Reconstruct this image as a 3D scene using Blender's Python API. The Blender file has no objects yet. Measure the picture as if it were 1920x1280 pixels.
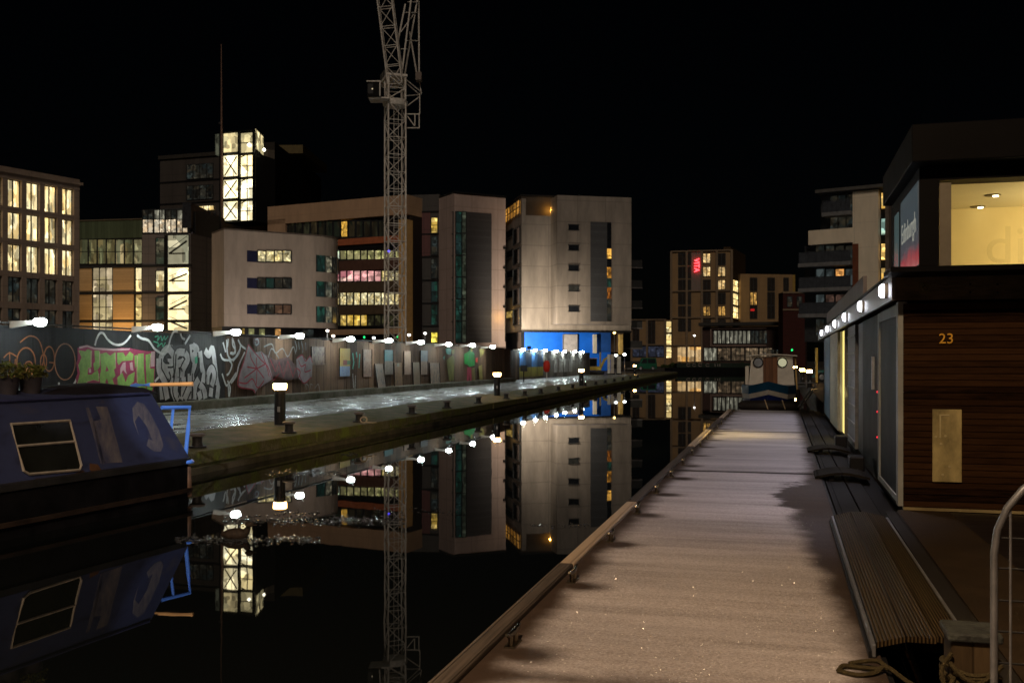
import bpy, bmesh, math, random
from mathutils import Vector, Matrix
from mathutils.geometry import tessellate_polygon
random.seed(7)
R = math.radians
SC = bpy.context.scene
COL = SC.collection
# ------------------------------------------------------------------ camera, sky, light, exposure
H, F, HY = 1.95, 1866.7, 675.0
cd = bpy.data.cameras.new('camera'); cam = bpy.data.objects.new('camera', cd); COL.objects.link(cam)
cam.location = (0, 0, H); cam.rotation_euler = (R(90), 0, 0)
cd.lens = 35; cd.sensor_width = 36; cd.shift_y = 35 / 1920; cd.clip_start = .1; cd.clip_end = 3000
cd.dof.use_dof = True; cd.dof.focus_distance = 8.0; cd.dof.aperture_fstop = 6.0
SC.camera = cam
w = bpy.data.worlds.new('World'); SC.world = w; w.use_nodes = True
nt = w.node_tree; bg = nt.nodes['Background']
sky = nt.nodes.new('ShaderNodeTexSky'); sky.sky_type = 'NISHITA'; sky.sun_disc = False
SUN_EL, SUN_AZ = 30.0, 183.0          # the town's glow comes from behind the photographer
sky.sun_elevation = R(SUN_EL); sky.sun_rotation = R(SUN_AZ)
nt.links.new(sky.outputs[0], bg.inputs[0]); bg.inputs[1].default_value = 0.00013
sl = bpy.data.lights.new('sun', 'SUN'); so = bpy.data.objects.new('sun', sl); COL.objects.link(so)
sl.energy = .62; sl.angle = R(14); sl.color = (1, .83, .66)
sd = Vector((math.sin(R(SUN_AZ)) * math.cos(R(SUN_EL)), math.cos(R(SUN_AZ)) * math.cos(R(SUN_EL)), math.sin(R(SUN_EL))))
so.rotation_euler = sd.to_track_quat('Z', 'Y').to_euler(); so.location = (0, -30, 30)
SC.view_settings.view_transform = 'Standard'; SC.view_settings.look = 'None'
SC.view_settings.exposure = 0; SC.view_settings.gamma = 1; SC.view_settings.use_curve_mapping = False
SC.cycles.use_denoising = True
SC.cycles.sample_clamp_indirect = 4
SC.cycles.max_bounces = 6; SC.cycles.diffuse_bounces = 2; SC.cycles.glossy_bounces = 4; SC.cycles.transmission_bounces = 4

# ------------------------------------------------------------------ helpers
def P(px, py, d): return Vector(((px - 960) / F * d, d, H - (py - HY) / F * d))
def T(px): return (px - 960) / F
I4 = Matrix.Identity(4)
def frame(o, x, y):
    x = Vector(x).normalized(); y = Vector(y).normalized(); z = x.cross(y)
    m = Matrix.Identity(4)
    for i in range(3): m[i][0] = x[i]; m[i][1] = y[i]; m[i][2] = z[i]; m[i][3] = o[i]
    return m
JA = 15.17
JM = Matrix.Rotation(R(-JA), 4, 'Z')        # jetty frame: x = across (right), y = along, z = up
CJ, SJ = math.cos(R(JA)), math.sin(R(JA))
def Jr(px, s): t = T(px); return (t * CJ - SJ) * s / (CJ + SJ * t)
def Js(px, r): t = T(px); return r * (CJ + SJ * t) / (t * CJ - SJ)
def Jz(py, r, s): return H - (py - HY) / F * (CJ * s - SJ * r)

class MB:
    def __init__(s): s.v = []; s.f = []
    def add(s, vs, fs):
        n = len(s.v); s.v += [Vector(v) for v in vs]; s.f += [[i + n for i in f] for f in fs]; return s
    def hexa(s, p): return s.add(p, [(3, 2, 1, 0), (4, 5, 6, 7), (0, 1, 5, 4), (1, 2, 6, 5), (2, 3, 7, 6), (3, 0, 4, 7)])
    def box(s, x0, x1, y0, y1, z0, z1):
        x0, x1 = sorted((x0, x1)); y0, y1 = sorted((y0, y1)); z0, z1 = sorted((z0, z1))
        return s.hexa([(x0, y0, z0), (x1, y0, z0), (x1, y1, z0), (x0, y1, z0), (x0, y0, z1), (x1, y0, z1), (x1, y1, z1), (x0, y1, z1)])
    def prism(s, pts, z0, z1):
        n = len(pts); a = sum(pts[i][0] * pts[(i + 1) % n][1] - pts[(i + 1) % n][0] * pts[i][1] for i in range(n))
        if a < 0: pts = pts[::-1]
        vs = [(p[0], p[1], z0) for p in pts] + [(p[0], p[1], z1) for p in pts]
        return s.add(vs, [list(range(n))[::-1], list(range(n, 2 * n))] + [[i, (i + 1) % n, n + (i + 1) % n, n + i] for i in range(n)])
    def plate(s, pts, y0, y1):      # outline in x,z with thickness in y (facade frames: -y faces the camera)
        tri = tessellate_polygon([[Vector((p[0], p[1], 0)) for p in pts]])
        n = len(pts); vs = [(p[0], y0, p[1]) for p in pts] + [(p[0], y1, p[1]) for p in pts]
        return s.add(vs, [list(t) for t in tri] + [[i + n for i in t[::-1]] for t in tri] + [[i, (i + 1) % n, n + (i + 1) % n, n + i] for i in range(n)])
    def tube(s, pts, r, n=8, cap=True):
        pts = [Vector(p) for p in pts]; rings = []; k = len(pts)
        rr = r if isinstance(r, (list, tuple)) else [r] * k
        up = None
        for i, p in enumerate(pts):
            t = (pts[min(i + 1, k - 1)] - pts[max(i - 1, 0)]).normalized()
            a = Vector((0, 0, 1)) if abs(t.z) < .95 else Vector((1, 0, 0))
            if up is None: up = a
            u = t.cross(up)
            if u.length < .05: u = t.cross(a)
            u.normalize(); v = t.cross(u)
            rings.append([p + rr[i] * (math.cos(2 * math.pi * j / n) * u + math.sin(2 * math.pi * j / n) * v) for j in range(n)])
        vs = [q for g in rings for q in g]; fs = []
        for i in range(k - 1):
            for j in range(n): fs.append((i * n + j, (i + 1) * n + j, (i + 1) * n + (j + 1) % n, i * n + (j + 1) % n))
        if cap: fs += [list(range(n)), list(range((k - 1) * n, k * n))[::-1]]
        return s.add(vs, fs)
    def lathe(s, prof, c=(0, 0, 0), n=16, axis='z', sx=1, sy=1):
        vs = []; fs = []; k = len(prof)
        for r, z in prof:
            for j in range(n):
                a = 2 * math.pi * j / n
                q = (r * math.cos(a) * sx, r * math.sin(a) * sy, z)
                if axis == 'y': q = (q[0], z, -q[1])
                if axis == 'x': q = (z, q[0], q[1])
                vs.append((q[0] + c[0], q[1] + c[1], q[2] + c[2]))
        for i in range(k - 1):
            for j in range(n): fs.append((i * n + j, i * n + (j + 1) % n, (i + 1) * n + (j + 1) % n, (i + 1) * n + j))
        fs += [list(range(n))[::-1], list(range((k - 1) * n, k * n))]
        return s.add(vs, fs)
    def stroke(s, pts, wd, y0, y1):  # flat painted line in x,z
        n = len(pts); pts = [Vector((p[0], p[1])) for p in pts]; L = []; Rr = []
        for i, p in enumerate(pts):
            t = pts[min(i + 1, n - 1)] - pts[max(i - 1, 0)]
            if t.length < 1e-6: t = Vector((1, 0))
            t.normalize(); m = Vector((-t.y, t.x)) * wd / 2
            L.append(p + m); Rr.append(p - m)
        for i in range(n - 1):
            q = [Rr[i], Rr[i + 1], L[i + 1], L[i]]
            s.hexa([(a.x, y1, a.y) for a in q] + [(a.x, y0, a.y) for a in q])
        return s
    def build(s, name, m, parent=None, M=I4, bevel=0, smooth=False):
        me = bpy.data.meshes.new(name); o = bpy.data.objects.new(name, me); COL.objects.link(o)
        inv = I4
        if parent is not None:
            o.parent = parent; inv = root_m(parent).inverted()
        K = inv @ M
        me.from_pydata([K @ v for v in s.v], [], s.f)
        if m: me.materials.append(m)
        bm = bmesh.new(); bm.from_mesh(me); bmesh.ops.recalc_face_normals(bm, faces=bm.faces); bm.to_mesh(me); bm.free()
        if smooth:
            for p in me.polygons: p.use_smooth = True
            try: me.set_sharp_from_angle(angle=R(40))
            except Exception: pass
        if bevel:
            b = o.modifiers.new('bevel', 'BEVEL'); b.width = bevel; b.segments = 2; b.limit_method = 'ANGLE'
        return o
def root_m(o):
    m = I4
    while o is not None: m = o.matrix_basis @ m; o = o.parent
    return m
def tag(o, label=None, cat=None, group=None, kind=None):
    if label: o['label'] = label
    if cat: o['category'] = cat
    if group: o['group'] = group
    if kind: o['kind'] = kind
    return o
def thing(name, label, cat, loc=(0, 0, 0), rz=0, group=None):
    o = bpy.data.objects.new(name, None); COL.objects.link(o); o.empty_display_size = .3
    o.location = loc; o.rotation_euler = (0, 0, rz)
    bpy.context.view_layer.update()
    return tag(o, label, cat, group)
def jthing(name, label, cat, r, s, z=0, group=None): return thing(name, label, cat, JM @ Vector((r, s, z)), R(-JA), group)
def copy_tree(o, parent=None):
    c = o.copy(); COL.objects.link(c); c.parent = parent
    for ch in list(o.children): copy_tree(ch, c)
    return c
def text(body, size, m, parent, M, name='lettering', depth=.004, align='CENTER', sx=1.0):
    cu = bpy.data.curves.new('t', 'FONT'); cu.body = body; cu.size = size; cu.extrude = depth; cu.align_x = align; cu.align_y = 'CENTER'
    o = bpy.data.objects.new('t', cu); COL.objects.link(o)
    me = bpy.data.meshes.new_from_object(o.evaluated_get(bpy.context.evaluated_depsgraph_get()))
    bpy.data.objects.remove(o)
    q = bpy.data.objects.new(name, me); COL.objects.link(q); q.parent = parent
    me.transform(root_m(parent).inverted() @ M @ Matrix.Diagonal((sx, 1, 1, 1)))
    me.materials.clear(); me.materials.append(m)
    return q

# ------------------------------------------------------------------ materials
MC = {}
def nodes(name):
    m = bpy.data.materials.new(name); m.use_nodes = True
    return m, m.node_tree, m.node_tree.nodes['Principled BSDF']
def N(t, typ, **k):
    n = t.nodes.new(typ)
    for a, b in k.items():
        if a.startswith('i_'):
            key = a[2:]; n.inputs[int(key) if key.isdigit() else key].default_value = b
        else: setattr(n, a, b)
    return n
def coords(t, sc=(1, 1, 1)):
    c = N(t, 'ShaderNodeTexCoord'); mp = N(t, 'ShaderNodeMapping'); mp.inputs['Scale'].default_value = sc
    t.links.new(c.outputs['Object'], mp.inputs[0]); return mp.outputs[0]
def c4(c): return (c[0], c[1], c[2], 1)
def M(name, col, rough=.6, var=.3, sc=(2, 2, 2), bump=0.0, metal=0, spec=.18, col2=None, det=6, bsc=None):
    """paint, stone, metal or wood: colour broken up by noise, roughness breakup, optional bump"""
    if name in MC: return MC[name]
    m, t, b = nodes(name); L = t.links.new
    v = coords(t, sc)
    n = N(t, 'ShaderNodeTexNoise', i_Scale=1.0, i_Detail=det, i_Roughness=.65); L(v, n.inputs['Vector'])
    cr = N(t, 'ShaderNodeValToRGB'); L(n.outputs[0], cr.inputs[0])
    cr.color_ramp.elements[0].position = .32; cr.color_ramp.elements[1].position = .68
    c2 = col2 or [x * (1 - var) for x in col]
    cr.color_ramp.elements[0].color = c4(c2); cr.color_ramp.elements[1].color = c4([min(1, x * (1 + var * .4)) for x in col])
    L(cr.outputs[0], b.inputs['Base Color'])
    mr = N(t, 'ShaderNodeMapRange', i_3=max(.02, rough - .12), i_4=min(1, rough + .12)); L(n.outputs[0], mr.inputs[0]); L(mr.outputs[0], b.inputs['Roughness'])
    b.inputs['Metallic'].default_value = metal; b.inputs['Specular IOR Level'].default_value = spec
    if bump:
        v2 = coords(t, bsc or sc); n2 = N(t, 'ShaderNodeTexNoise', i_Scale=3.0, i_Detail=8); L(v2, n2.inputs['Vector'])
        bp = N(t, 'ShaderNodeBump', i_Strength=bump, i_Distance=.02); L(n2.outputs[0], bp.inputs['Height']); L(bp.outputs[0], b.inputs['Normal'])
    MC[name] = m; return m
def E(name, col, st, lo=.5, sc=(1, 1, 1), col2=None, cell=.9, sample=False):
    """something that gives off light; a lit window shows the uneven room behind it"""
    if name in MC: return MC[name]
    m, t, b = nodes(name); L = t.links.new
    v = coords(t, sc)
    n = N(t, 'ShaderNodeTexNoise', i_Scale=1.3, i_Detail=4); L(v, n.inputs['Vector'])
    vo = N(t, 'ShaderNodeTexVoronoi', distance='CHEBYCHEV', i_Scale=cell); L(v, vo.inputs['Vector'])
    sp = N(t, 'ShaderNodeSeparateColor'); L(vo.outputs['Color'], sp.inputs[0])
    ad = N(t, 'ShaderNodeMath', operation='MULTIPLY_ADD', i_1=.55); L(sp.outputs[0], ad.inputs[0])
    m2 = N(t, 'ShaderNodeMath', operation='MULTIPLY', i_1=.6); L(n.outputs[0], m2.inputs[0]); L(m2.outputs[0], ad.inputs[2])
    oi = N(t, 'ShaderNodeObjectInfo'); m3 = N(t, 'ShaderNodeMath', operation='MULTIPLY_ADD', i_1=.3); L(oi.outputs['Random'], m3.inputs[0]); L(ad.outputs[0], m3.inputs[2])
    mr = N(t, 'ShaderNodeMapRange', i_1=.25, i_2=1.05, i_3=lo * st, i_4=st); L(m3.outputs[0], mr.inputs[0])
    if lo < 1:       # fittings, people and furniture in the room
        v2 = N(t, 'ShaderNodeTexVoronoi', distance='CHEBYCHEV', i_Scale=cell * 2.2); L(v, v2.inputs['Vector'])
        s2 = N(t, 'ShaderNodeSeparateColor'); L(v2.outputs['Color'], s2.inputs[0])
        r2 = N(t, 'ShaderNodeValToRGB'); L(s2.outputs[0], r2.inputs[0]); r2.color_ramp.interpolation = 'CONSTANT'; e2 = r2.color_ramp.elements
        e2[0].color = (.4, .4, .4, 1); e2[1].position = .16; e2[1].color = (.75, .75, .75, 1)
        for p_, k_ in ((.42, .95), (.86, 1.9)): x_ = e2.new(p_); x_.color = (k_, k_, k_, 1)
        mm = N(t, 'ShaderNodeMath', operation='MULTIPLY'); L(mr.outputs[0], mm.inputs[0]); L(r2.outputs[0], mm.inputs[1]); mr = mm
    cm = N(t, 'ShaderNodeMix', data_type='RGBA'); L(sp.outputs[1], cm.inputs[0])
    cm.inputs[6].default_value = c4(col); cm.inputs[7].default_value = c4(col2 or col)
    L(cm.outputs[2], b.inputs['Emission Color']); L(mr.outputs[0], b.inputs['Emission Strength'])
    b.inputs['Base Color'].default_value = (.02, .02, .02, 1); b.inputs['Roughness'].default_value = .15
    m.cycles.emission_sampling = 'FRONT_BACK' if sample else 'NONE'
    MC[name] = m; return m
def glow(name, col, st, sample=False): return E(name, col, st, lo=1, sample=sample)
def art(name, cols, sc=(3, 3, 3)):
    if name in MC: return MC[name]
    m, t, b = nodes(name); L = t.links.new
    v = coords(t, sc); n = N(t, 'ShaderNodeTexNoise', i_Scale=1.2, i_Detail=5, i_Distortion=1.2); L(v, n.inputs['Vector'])
    cr = N(t, 'ShaderNodeValToRGB'); L(n.outputs[0], cr.inputs[0]); e = cr.color_ramp.elements
    k = len(cols)
    while len(e) < k: e.new(.5)
    for i, c in enumerate(cols): e[i].position = .3 + .4 * i / (k - 1); e[i].color = c4(c)
    L(cr.outputs[0], b.inputs['Base Color']); b.inputs['Roughness'].default_value = .6
    MC[name] = m; return m
def boards(name, col, rough=.7, pitch=.14, axis=0, var=.5, gap=.25, bump=.6, streak=None, spec=.15, jw=.06):
    """planking: each board its own tone, dark joints, streaky grain"""
    if name in MC: return MC[name]
    m, t, b = nodes(name); L = t.links.new
    c = N(t, 'ShaderNodeTexCoord'); sx = N(t, 'ShaderNodeSeparateXYZ'); L(c.outputs['Object'], sx.inputs[0])
    dv = N(t, 'ShaderNodeMath', operation='DIVIDE', i_1=pitch); L(sx.outputs[axis], dv.inputs[0])
    fl = N(t, 'ShaderNodeMath', operation='FLOOR'); L(dv.outputs[0], fl.inputs[0])
    fr = N(t, 'ShaderNodeMath', operation='FRACT'); L(dv.outputs[0], fr.inputs[0])
    wn = N(t, 'ShaderNodeTexWhiteNoise', noise_dimensions='1D'); L(fl.outputs[0], wn.inputs['W'])
    mp = N(t, 'ShaderNodeMapping'); mp.inputs['Scale'].default_value = streak or (8, 8, .8); L(c.outputs['Object'], mp.inputs[0])
    n = N(t, 'ShaderNodeTexNoise', i_Scale=1.5, i_Detail=8, i_Roughness=.7); L(mp.outputs[0], n.inputs['Vector'])
    a = N(t, 'ShaderNodeMath', operation='MULTIPLY_ADD', i_1=.45); L(wn.outputs[0], a.inputs[0]); L(n.outputs[0], a.inputs[2])
    cr = N(t, 'ShaderNodeValToRGB'); L(a.outputs[0], cr.inputs[0]); e = cr.color_ramp.elements
    e[0].position = .4; e[1].position = 1.0; e[0].color = c4([x * (1 - var) for x in col]); e[1].color = c4([min(1, x * (1 + var)) for x in col])
    pp = N(t, 'ShaderNodeMath', operation='PINGPONG', i_1=.5); L(fr.outputs[0], pp.inputs[0])
    mk = N(t, 'ShaderNodeMapRange', i_1=.0, i_2=jw); L(pp.outputs[0], mk.inputs[0])
    mx = N(t, 'ShaderNodeMix', data_type='RGBA'); L(mk.outputs[0], mx.inputs[0]); mx.inputs[6].default_value = c4([x * gap for x in col]); L(cr.outputs[0], mx.inputs[7])
    L(mx.outputs[2], b.inputs['Base Color']); b.inputs['Roughness'].default_value = rough; b.inputs['Specular IOR Level'].default_value = spec
    hh = N(t, 'ShaderNodeMath', operation='MULTIPLY_ADD', i_1=.25); L(n.outputs[0], hh.inputs[0]); L(mk.outputs[0], hh.inputs[2])
    bp = N(t, 'ShaderNodeBump', i_Strength=bump, i_Distance=.012); L(hh.outputs[0], bp.inputs['Height']); L(bp.outputs[0], b.inputs['Normal'])
    MC[name] = m; return m

def panelled(name, col, rough=.7, pu=3.0, pz=3.0, var=.2, line=.35, blot=.6):
    """wall of cast panels: joints on a grid, weather stains running down"""
    if name in MC: return MC[name]
    m, t, b = nodes(name); L = t.links.new
    c = N(t, 'ShaderNodeTexCoord'); sx = N(t, 'ShaderNodeSeparateXYZ'); L(c.outputs['Object'], sx.inputs[0])
    mks = []
    for ax, p in ((0, pu), (2, pz)):
        pp = N(t, 'ShaderNodeMath', operation='PINGPONG', i_1=p / 2); L(sx.outputs[ax], pp.inputs[0])
        mk = N(t, 'ShaderNodeMapRange', i_1=.015, i_2=.05); L(pp.outputs[0], mk.inputs[0]); mks.append(mk)
    mm = N(t, 'ShaderNodeMath', operation='MINIMUM'); L(mks[0].outputs[0], mm.inputs[0]); L(mks[1].outputs[0], mm.inputs[1])
    mp = N(t, 'ShaderNodeMapping'); mp.inputs['Scale'].default_value = (.9, .9, .22); L(c.outputs['Object'], mp.inputs[0])
    n = N(t, 'ShaderNodeTexNoise', i_Scale=1.0, i_Detail=8, i_Roughness=.65); L(mp.outputs[0], n.inputs['Vector'])
    cr = N(t, 'ShaderNodeValToRGB'); L(n.outputs[0], cr.inputs[0]); e = cr.color_ramp.elements
    e[0].position = .3; e[1].position = .7; e[0].color = c4([x * (1 - var * blot * 2) for x in col]); e[1].color = c4([x * (1 + var * .5) for x in col])
    mx = N(t, 'ShaderNodeMix', data_type='RGBA'); L(mm.outputs[0], mx.inputs[0]); L(cr.outputs[0], mx.inputs[7]); mx.inputs[6].default_value = c4([x * line for x in col])
    L(mx.outputs[2], b.inputs['Base Color']); b.inputs['Roughness'].default_value = rough
    MC[name] = m; return m

GLASS = M('dark_glass', (.012, .014, .018), .08, .4, (.4, .4, .4), spec=.4)
BLK = M('black_metal', (.012, .012, .013), .45, .4)
FRM = M('frame_grey', (.03, .032, .035), .4, .3)
STEEL = M('galvanised_steel', (.3, .31, .33), .42, .35, (6, 6, 6), .15, metal=.7)
CONC = M('concrete', (.22, .2, .18), .85, .35, (1.5, 1.5, 1.5), .3)
WHITE = M('white_paint', (.62, .6, .56), .5, .2)

# ------------------------------------------------------------------ facade frames
class Fac:
    def __init__(s, px0, d0, px1, d1):
        a = Vector((T(px0) * d0, d0, 0)); b = Vector((T(px1) * d1, d1, 0)); s.a = a; s.e = (b - a).normalized(); s.L = (b - a).length
        s.back = Vector((-s.e.y, s.e.x, 0)); s.M = frame(a, s.e, s.back)
    def u(s, px):
        t = T(px); return (t * s.a.y - s.a.x) / (s.e.x - t * s.e.y)
    def d(s, px): return s.a.y + s.u(px) * s.e.y
    def z(s, px, py): return H - (py - HY) / F * s.d(px)
    def base(s, px, z=.5): v = s.M @ Vector((s.u(px), 0, z)); return (v.x, v.y, z)
    def side(s, px_corner, length, left=True):
        """facade going back at right angles from a corner (u = distance from the corner)"""
        c = s.M @ Vector((s.u(px_corner), 0, 0)); f = Fac.__new__(Fac); f.a = c
        if left: f.a = c + s.back * length; f.e = -s.back
        else: f.e = s.back.copy()
        f.L = length; f.back = Vector((-f.e.y, f.e.x, 0)); f.M = frame(f.a, f.e, f.back); return f
    def slab(s, mb, x0, y0, x1, y1, o0, o1):
        xm = (x0 + x1) / 2; return mb.box(s.u(x0), s.u(x1), -o1, -o0, s.z(xm, y0), s.z(xm, y1))
def part(fc, root, name, mat, rects, o0=0, o1=.1):
    for r in rects: o = fc.slab(MB(), *r, o0, o1).build(name, mat, root, fc.M)
    return o
def window(fc, root, x0, y0, x1, y1, mat, nv=1, nh=1, o=.04, fm=None, bar=.09, name='window', rim=True):
    p = part(fc, root, name, mat, [(x0, y0, x1, y1)], o - .06, o)
    xm = (x0 + x1) / 2; u0, u1, z1, z0 = fc.u(x0), fc.u(x1), fc.z(xm, y0), fc.z(xm, y1)
    mb = MB(); y = -(o + .1), -(o - .02)
    for i in range(0 if rim else 1, nv + (1 if rim else 0)):
        u = u0 + (u1 - u0) * i / nv; mb.box(u - bar / 2, u + bar / 2, y[0], y[1], z0, z1)
    for i in range(0 if rim else 1, nh + (1 if rim else 0)):
        z = z0 + (z1 - z0) * i / nh; mb.box(u0, u1, y[0] + .012, y[1], z - bar / 2, z + bar / 2)
    if mb.v: mb.build('frame', fm or FRM, p, fc.M)
    return p

# ------------------------------------------------------------------ the setting
def water_mat():
    m, t, b = nodes('canal_water'); L = t.links.new
    b.inputs['Base Color'].default_value = (.004, .005, .005, 1); b.inputs['Roughness'].default_value = .012; b.inputs['IOR'].default_value = 1.33
    b.inputs['Specular IOR Level'].default_value = .5
    v = coords(t, (.5, .12, 1)); n = N(t, 'ShaderNodeTexNoise', i_Scale=2.2, i_Detail=3); L(v, n.inputs['Vector'])
    bp = N(t, 'ShaderNodeBump', i_Strength=.045, i_Distance=.03); L(n.outputs[0], bp.inputs['Height']); L(bp.outputs[0], b.inputs['Normal'])
    return m
tag(MB().box(-160, 200, -60, 420, -.6, 0).build('water', water_mat()), kind='structure')

EX = lambda d: -5.4 + .24 * (d - 17)           # quay edge x at depth d
def path_mat():
    m, t, b = nodes('wet_path'); L = t.links.new
    v = coords(t, (1, 1, 1))
    n = N(t, 'ShaderNodeTexNoise', i_Scale=1.1, i_Detail=8, i_Roughness=.72); L(v, n.inputs['Vector'])
    wet = N(t, 'ShaderNodeMapRange', i_1=.46, i_2=.56); L(n.outputs[0], wet.inputs[0])
    vo = N(t, 'ShaderNodeTexVoronoi', i_Scale=7.0); L(v, vo.inputs['Vector'])
    cr = N(t, 'ShaderNodeValToRGB'); L(wet.outputs[0], cr.inputs[0])
    cr.color_ramp.elements[0].color = (.11, .10, .075, 1); cr.color_ramp.elements[1].color = (.045, .046, .048, 1); L(cr.outputs[0], b.inputs['Base Color'])
    ro = N(t, 'ShaderNodeMapRange', i_3=.75, i_4=.2); L(wet.outputs[0], ro.inputs[0]); L(ro.outputs[0], b.inputs['Roughness'])
    n2 = N(t, 'ShaderNodeTexNoise', i_Scale=9.0, i_Detail=6, i_Roughness=.7); L(v, n2.inputs['Vector'])
    ad = N(t, 'ShaderNodeMath', operation='ADD'); L(vo.outputs[0], ad.inputs[0]); L(n2.outputs[0], ad.inputs[1])
    bs = N(t, 'ShaderNodeMapRange', i_3=.8, i_4=.28); L(wet.outputs[0], bs.inputs[0])
    bp = N(t, 'ShaderNodeBump', i_Distance=.035); L(bs.outputs[0], bp.inputs['Strength']); L(ad.outputs[0], bp.inputs['Height']); L(bp.outputs[0], b.inputs['Normal'])
    return m
def moss_mat():
    m, t, b = nodes('mossy_stone'); L = t.links.new
    v = coords(t, (1, 1, 1))
    n = N(t, 'ShaderNodeTexNoise', i_Scale=1.6, i_Detail=8, i_Roughness=.7); L(v, n.inputs['Vector'])
    cr = N(t, 'ShaderNodeValToRGB'); L(n.outputs[0], cr.inputs[0]); e = cr.color_ramp.elements
    e[0].position = .35; e[0].color = (.12, .1, .06, 1); e[1].position = .62; e[1].color = (.10, .12, .01, 1); x = e.new(.5); x.color = (.07, .065, .015, 1)
    L(cr.outputs[0], b.inputs['Base Color']); b.inputs['Roughness'].default_value = .85
    n2 = N(t, 'ShaderNodeTexNoise', i_Scale=14, i_Detail=6); L(v, n2.inputs['Vector'])
    bp = N(t, 'ShaderNodeBump', i_Strength=.7, i_Distance=.04); L(n2.outputs[0], bp.inputs['Height']); L(bp.outputs[0], b.inputs['Normal'])
    return m
DEND = 128.0
path = MB(); ex0, ex1 = EX(-40), EX(DEND)
path.prism([(ex0 - 2.0, -40), (ex1 - 2.0, DEND), (ex1 - 18, DEND), (ex0 - 18, -40)], -.5, .48)
tag(path.build('path', path_mat()), kind='structure')
verge = MB()
nn = 40
for i in range(nn):
    a = -40 + (DEND + 40) * i / nn; b = -40 + (DEND + 40) * (i + 1) / nn
    verge.hexa([(EX(a) - 2.0, a, -.5), (EX(a) - .02, a, -.5), (EX(b) - .02, b, -.5), (EX(b) - 2.0, b, -.5),
                (EX(a) - 2.0, a, .484), (EX(a) - .02, a, .36), (EX(b) - .02, b, .36), (EX(b) - 2.0, b, .484)])
tag(verge.build('quay_verge', M('verge_soil', (.15, .125, .07), .8, .5, (2, 2, 2), .6, col2=(.05, .07, .02))), kind='structure')
MOSS = moss_mat()
cop = MB(); y = -40
while y < DEND:
    l = 2.2 + random.random() * .8; a, b = y + .012, min(y + l, DEND) - .012
    dx = random.uniform(-.015, .015); dz = random.uniform(-.012, .012)
    for (o0, o1, z0, z1) in ((-.55, .03, .16, .385),):
        cop.hexa([(EX(a) + o0 + dx, a, z0), (EX(a) + o1 + dx, a, z0), (EX(b) + o1 + dx, b, z0), (EX(b) + o0 + dx, b, z0),
                  (EX(a) + o0 + dx, a, z1 + dz), (EX(a) + o1 + dx, a, z1 + dz), (EX(b) + o1 + dx, b, z1 + dz), (EX(b) + o0 + dx, b, z1 + dz)])
    y += l
tag(cop.build('quay_coping', MOSS, bevel=.02), kind='structure')
qw = MB(); a, b = -40, DEND
for (o0, o1, z0, z1) in ((-.6, -.05, -.5, .158), (-.05, .045, -.5, .1)):
    qw.hexa([(EX(a) + o0, a, z0), (EX(a) + o1, a, z0), (EX(b) + o1, b, z0), (EX(b) + o0, b, z0), (EX(a) + o0, a, z1), (EX(a) + o1, a, z1), (EX(b) + o1, b, z1), (EX(b) + o0, b, z1)])
tag(qw.build('quay_wall', M('quay_stone', (.07, .055, .035), .8, .5, (1.5, 1.5, 1.5), .7, col2=(.02, .022, .008))), kind='structure')
GND = M('site_ground', (.05, .045, .04), .9, .4, (.3, .3, .3), .4)
g = MB(); g.prism([(ex0 - 18, -40), (ex1 - 18, DEND), (ex1, DEND), (20.2, 168), (-300, 168), (-300, -40)], -.5, .474)
tag(g.build('ground', GND), kind='structure')
g = MB(); g.prism([(-300, 168), (20.2, 168), (60, 171), (300, 171), (300, 1200), (-300, 1200)], -.5, .62)
tag(g.build('far_bank', GND), kind='structure')
g = MB(); g.prism([(1.35, 34), (60, 34), (60, 7), (6.4, 7), (6.4, -20), (90, -20), (130, 168), (14, 168), (1.35, 150)], -.5, .5)
tag(g.build('right_bank', M('bank_paving', (.11, .09, .07), .7, .4, (1, 1, 1), .4), None, JM), kind='structure')

# ------------------------------------------------------------------ hoarding with graffiti
FX = lambda d: .245 * d - 16.895
def fpx(px): return 16.895 / (.245 - T(px))     # depth of the fence at this column
FEN = Fac(0, fpx(0), 955, fpx(955))
FZ0, FZ1 = .47, 2.74
kerb = MB(); u0, u1 = FEN.u(-420), FEN.u(958)
kerb.box(u0, u1, -.38, .3, .3, .72); kerb.box(u0, u1, -.30, .3, .3, .745)
tag(kerb.build('kerb_strip', M('plinth_stone', (.12, .11, .09), .85, .5, (1.2, 1.2, 1.2), .6, col2=(.04, .045, .022)), None, FEN.M), kind='structure')
HBLK = boards('hoarding_black', (.007, .007, .008), .75, .6, 0, .5, .5, .4)
HGRY = boards('hoarding_soot', (.026, .025, .024), .75, .6, 0, .6, .5, .4)
HBRN = boards('hoarding_brown', (.085, .052, .033), .8, .16, 0, .65, .3, .6)
fence = thing('hoarding_fence', 'long graffiti covered timber hoarding along the quay path, with white lamps on its top edge', 'hoarding', FEN.base(480, .47))
pu = [-420, -200, -60, 62, 158, 249]
us = [FEN.u(p) for p in pu]
while us[-1] < FEN.u(957) - 1.6: us.append(us[-1] + 2.42)
us[-1] = FEN.u(957)
for i in range(len(us) - 1):
    c = (us[i] + us[i + 1]) / 2
    m = HBLK if c < FEN.u(250) else HGRY if c < FEN.u(455) else HBRN
    dz = random.uniform(-.03, .03) if i > 5 else 0
    MB().box(us[i] + .006, us[i + 1] - .006, random.uniform(0, .012), .06, .745, FZ1 + dz).build('panel', m, fence, FEN.M)
for u in us: MB().box(u - .05, u + .05, .07, .17, .5, 2.7).build('rear_post', HBRN, fence, FEN.M)
MB().box(us[0], us[-1], -.03, .085, FZ1 + .035, FZ1 + .075).build('capping', HGRY, fence, FEN.M)
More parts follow.
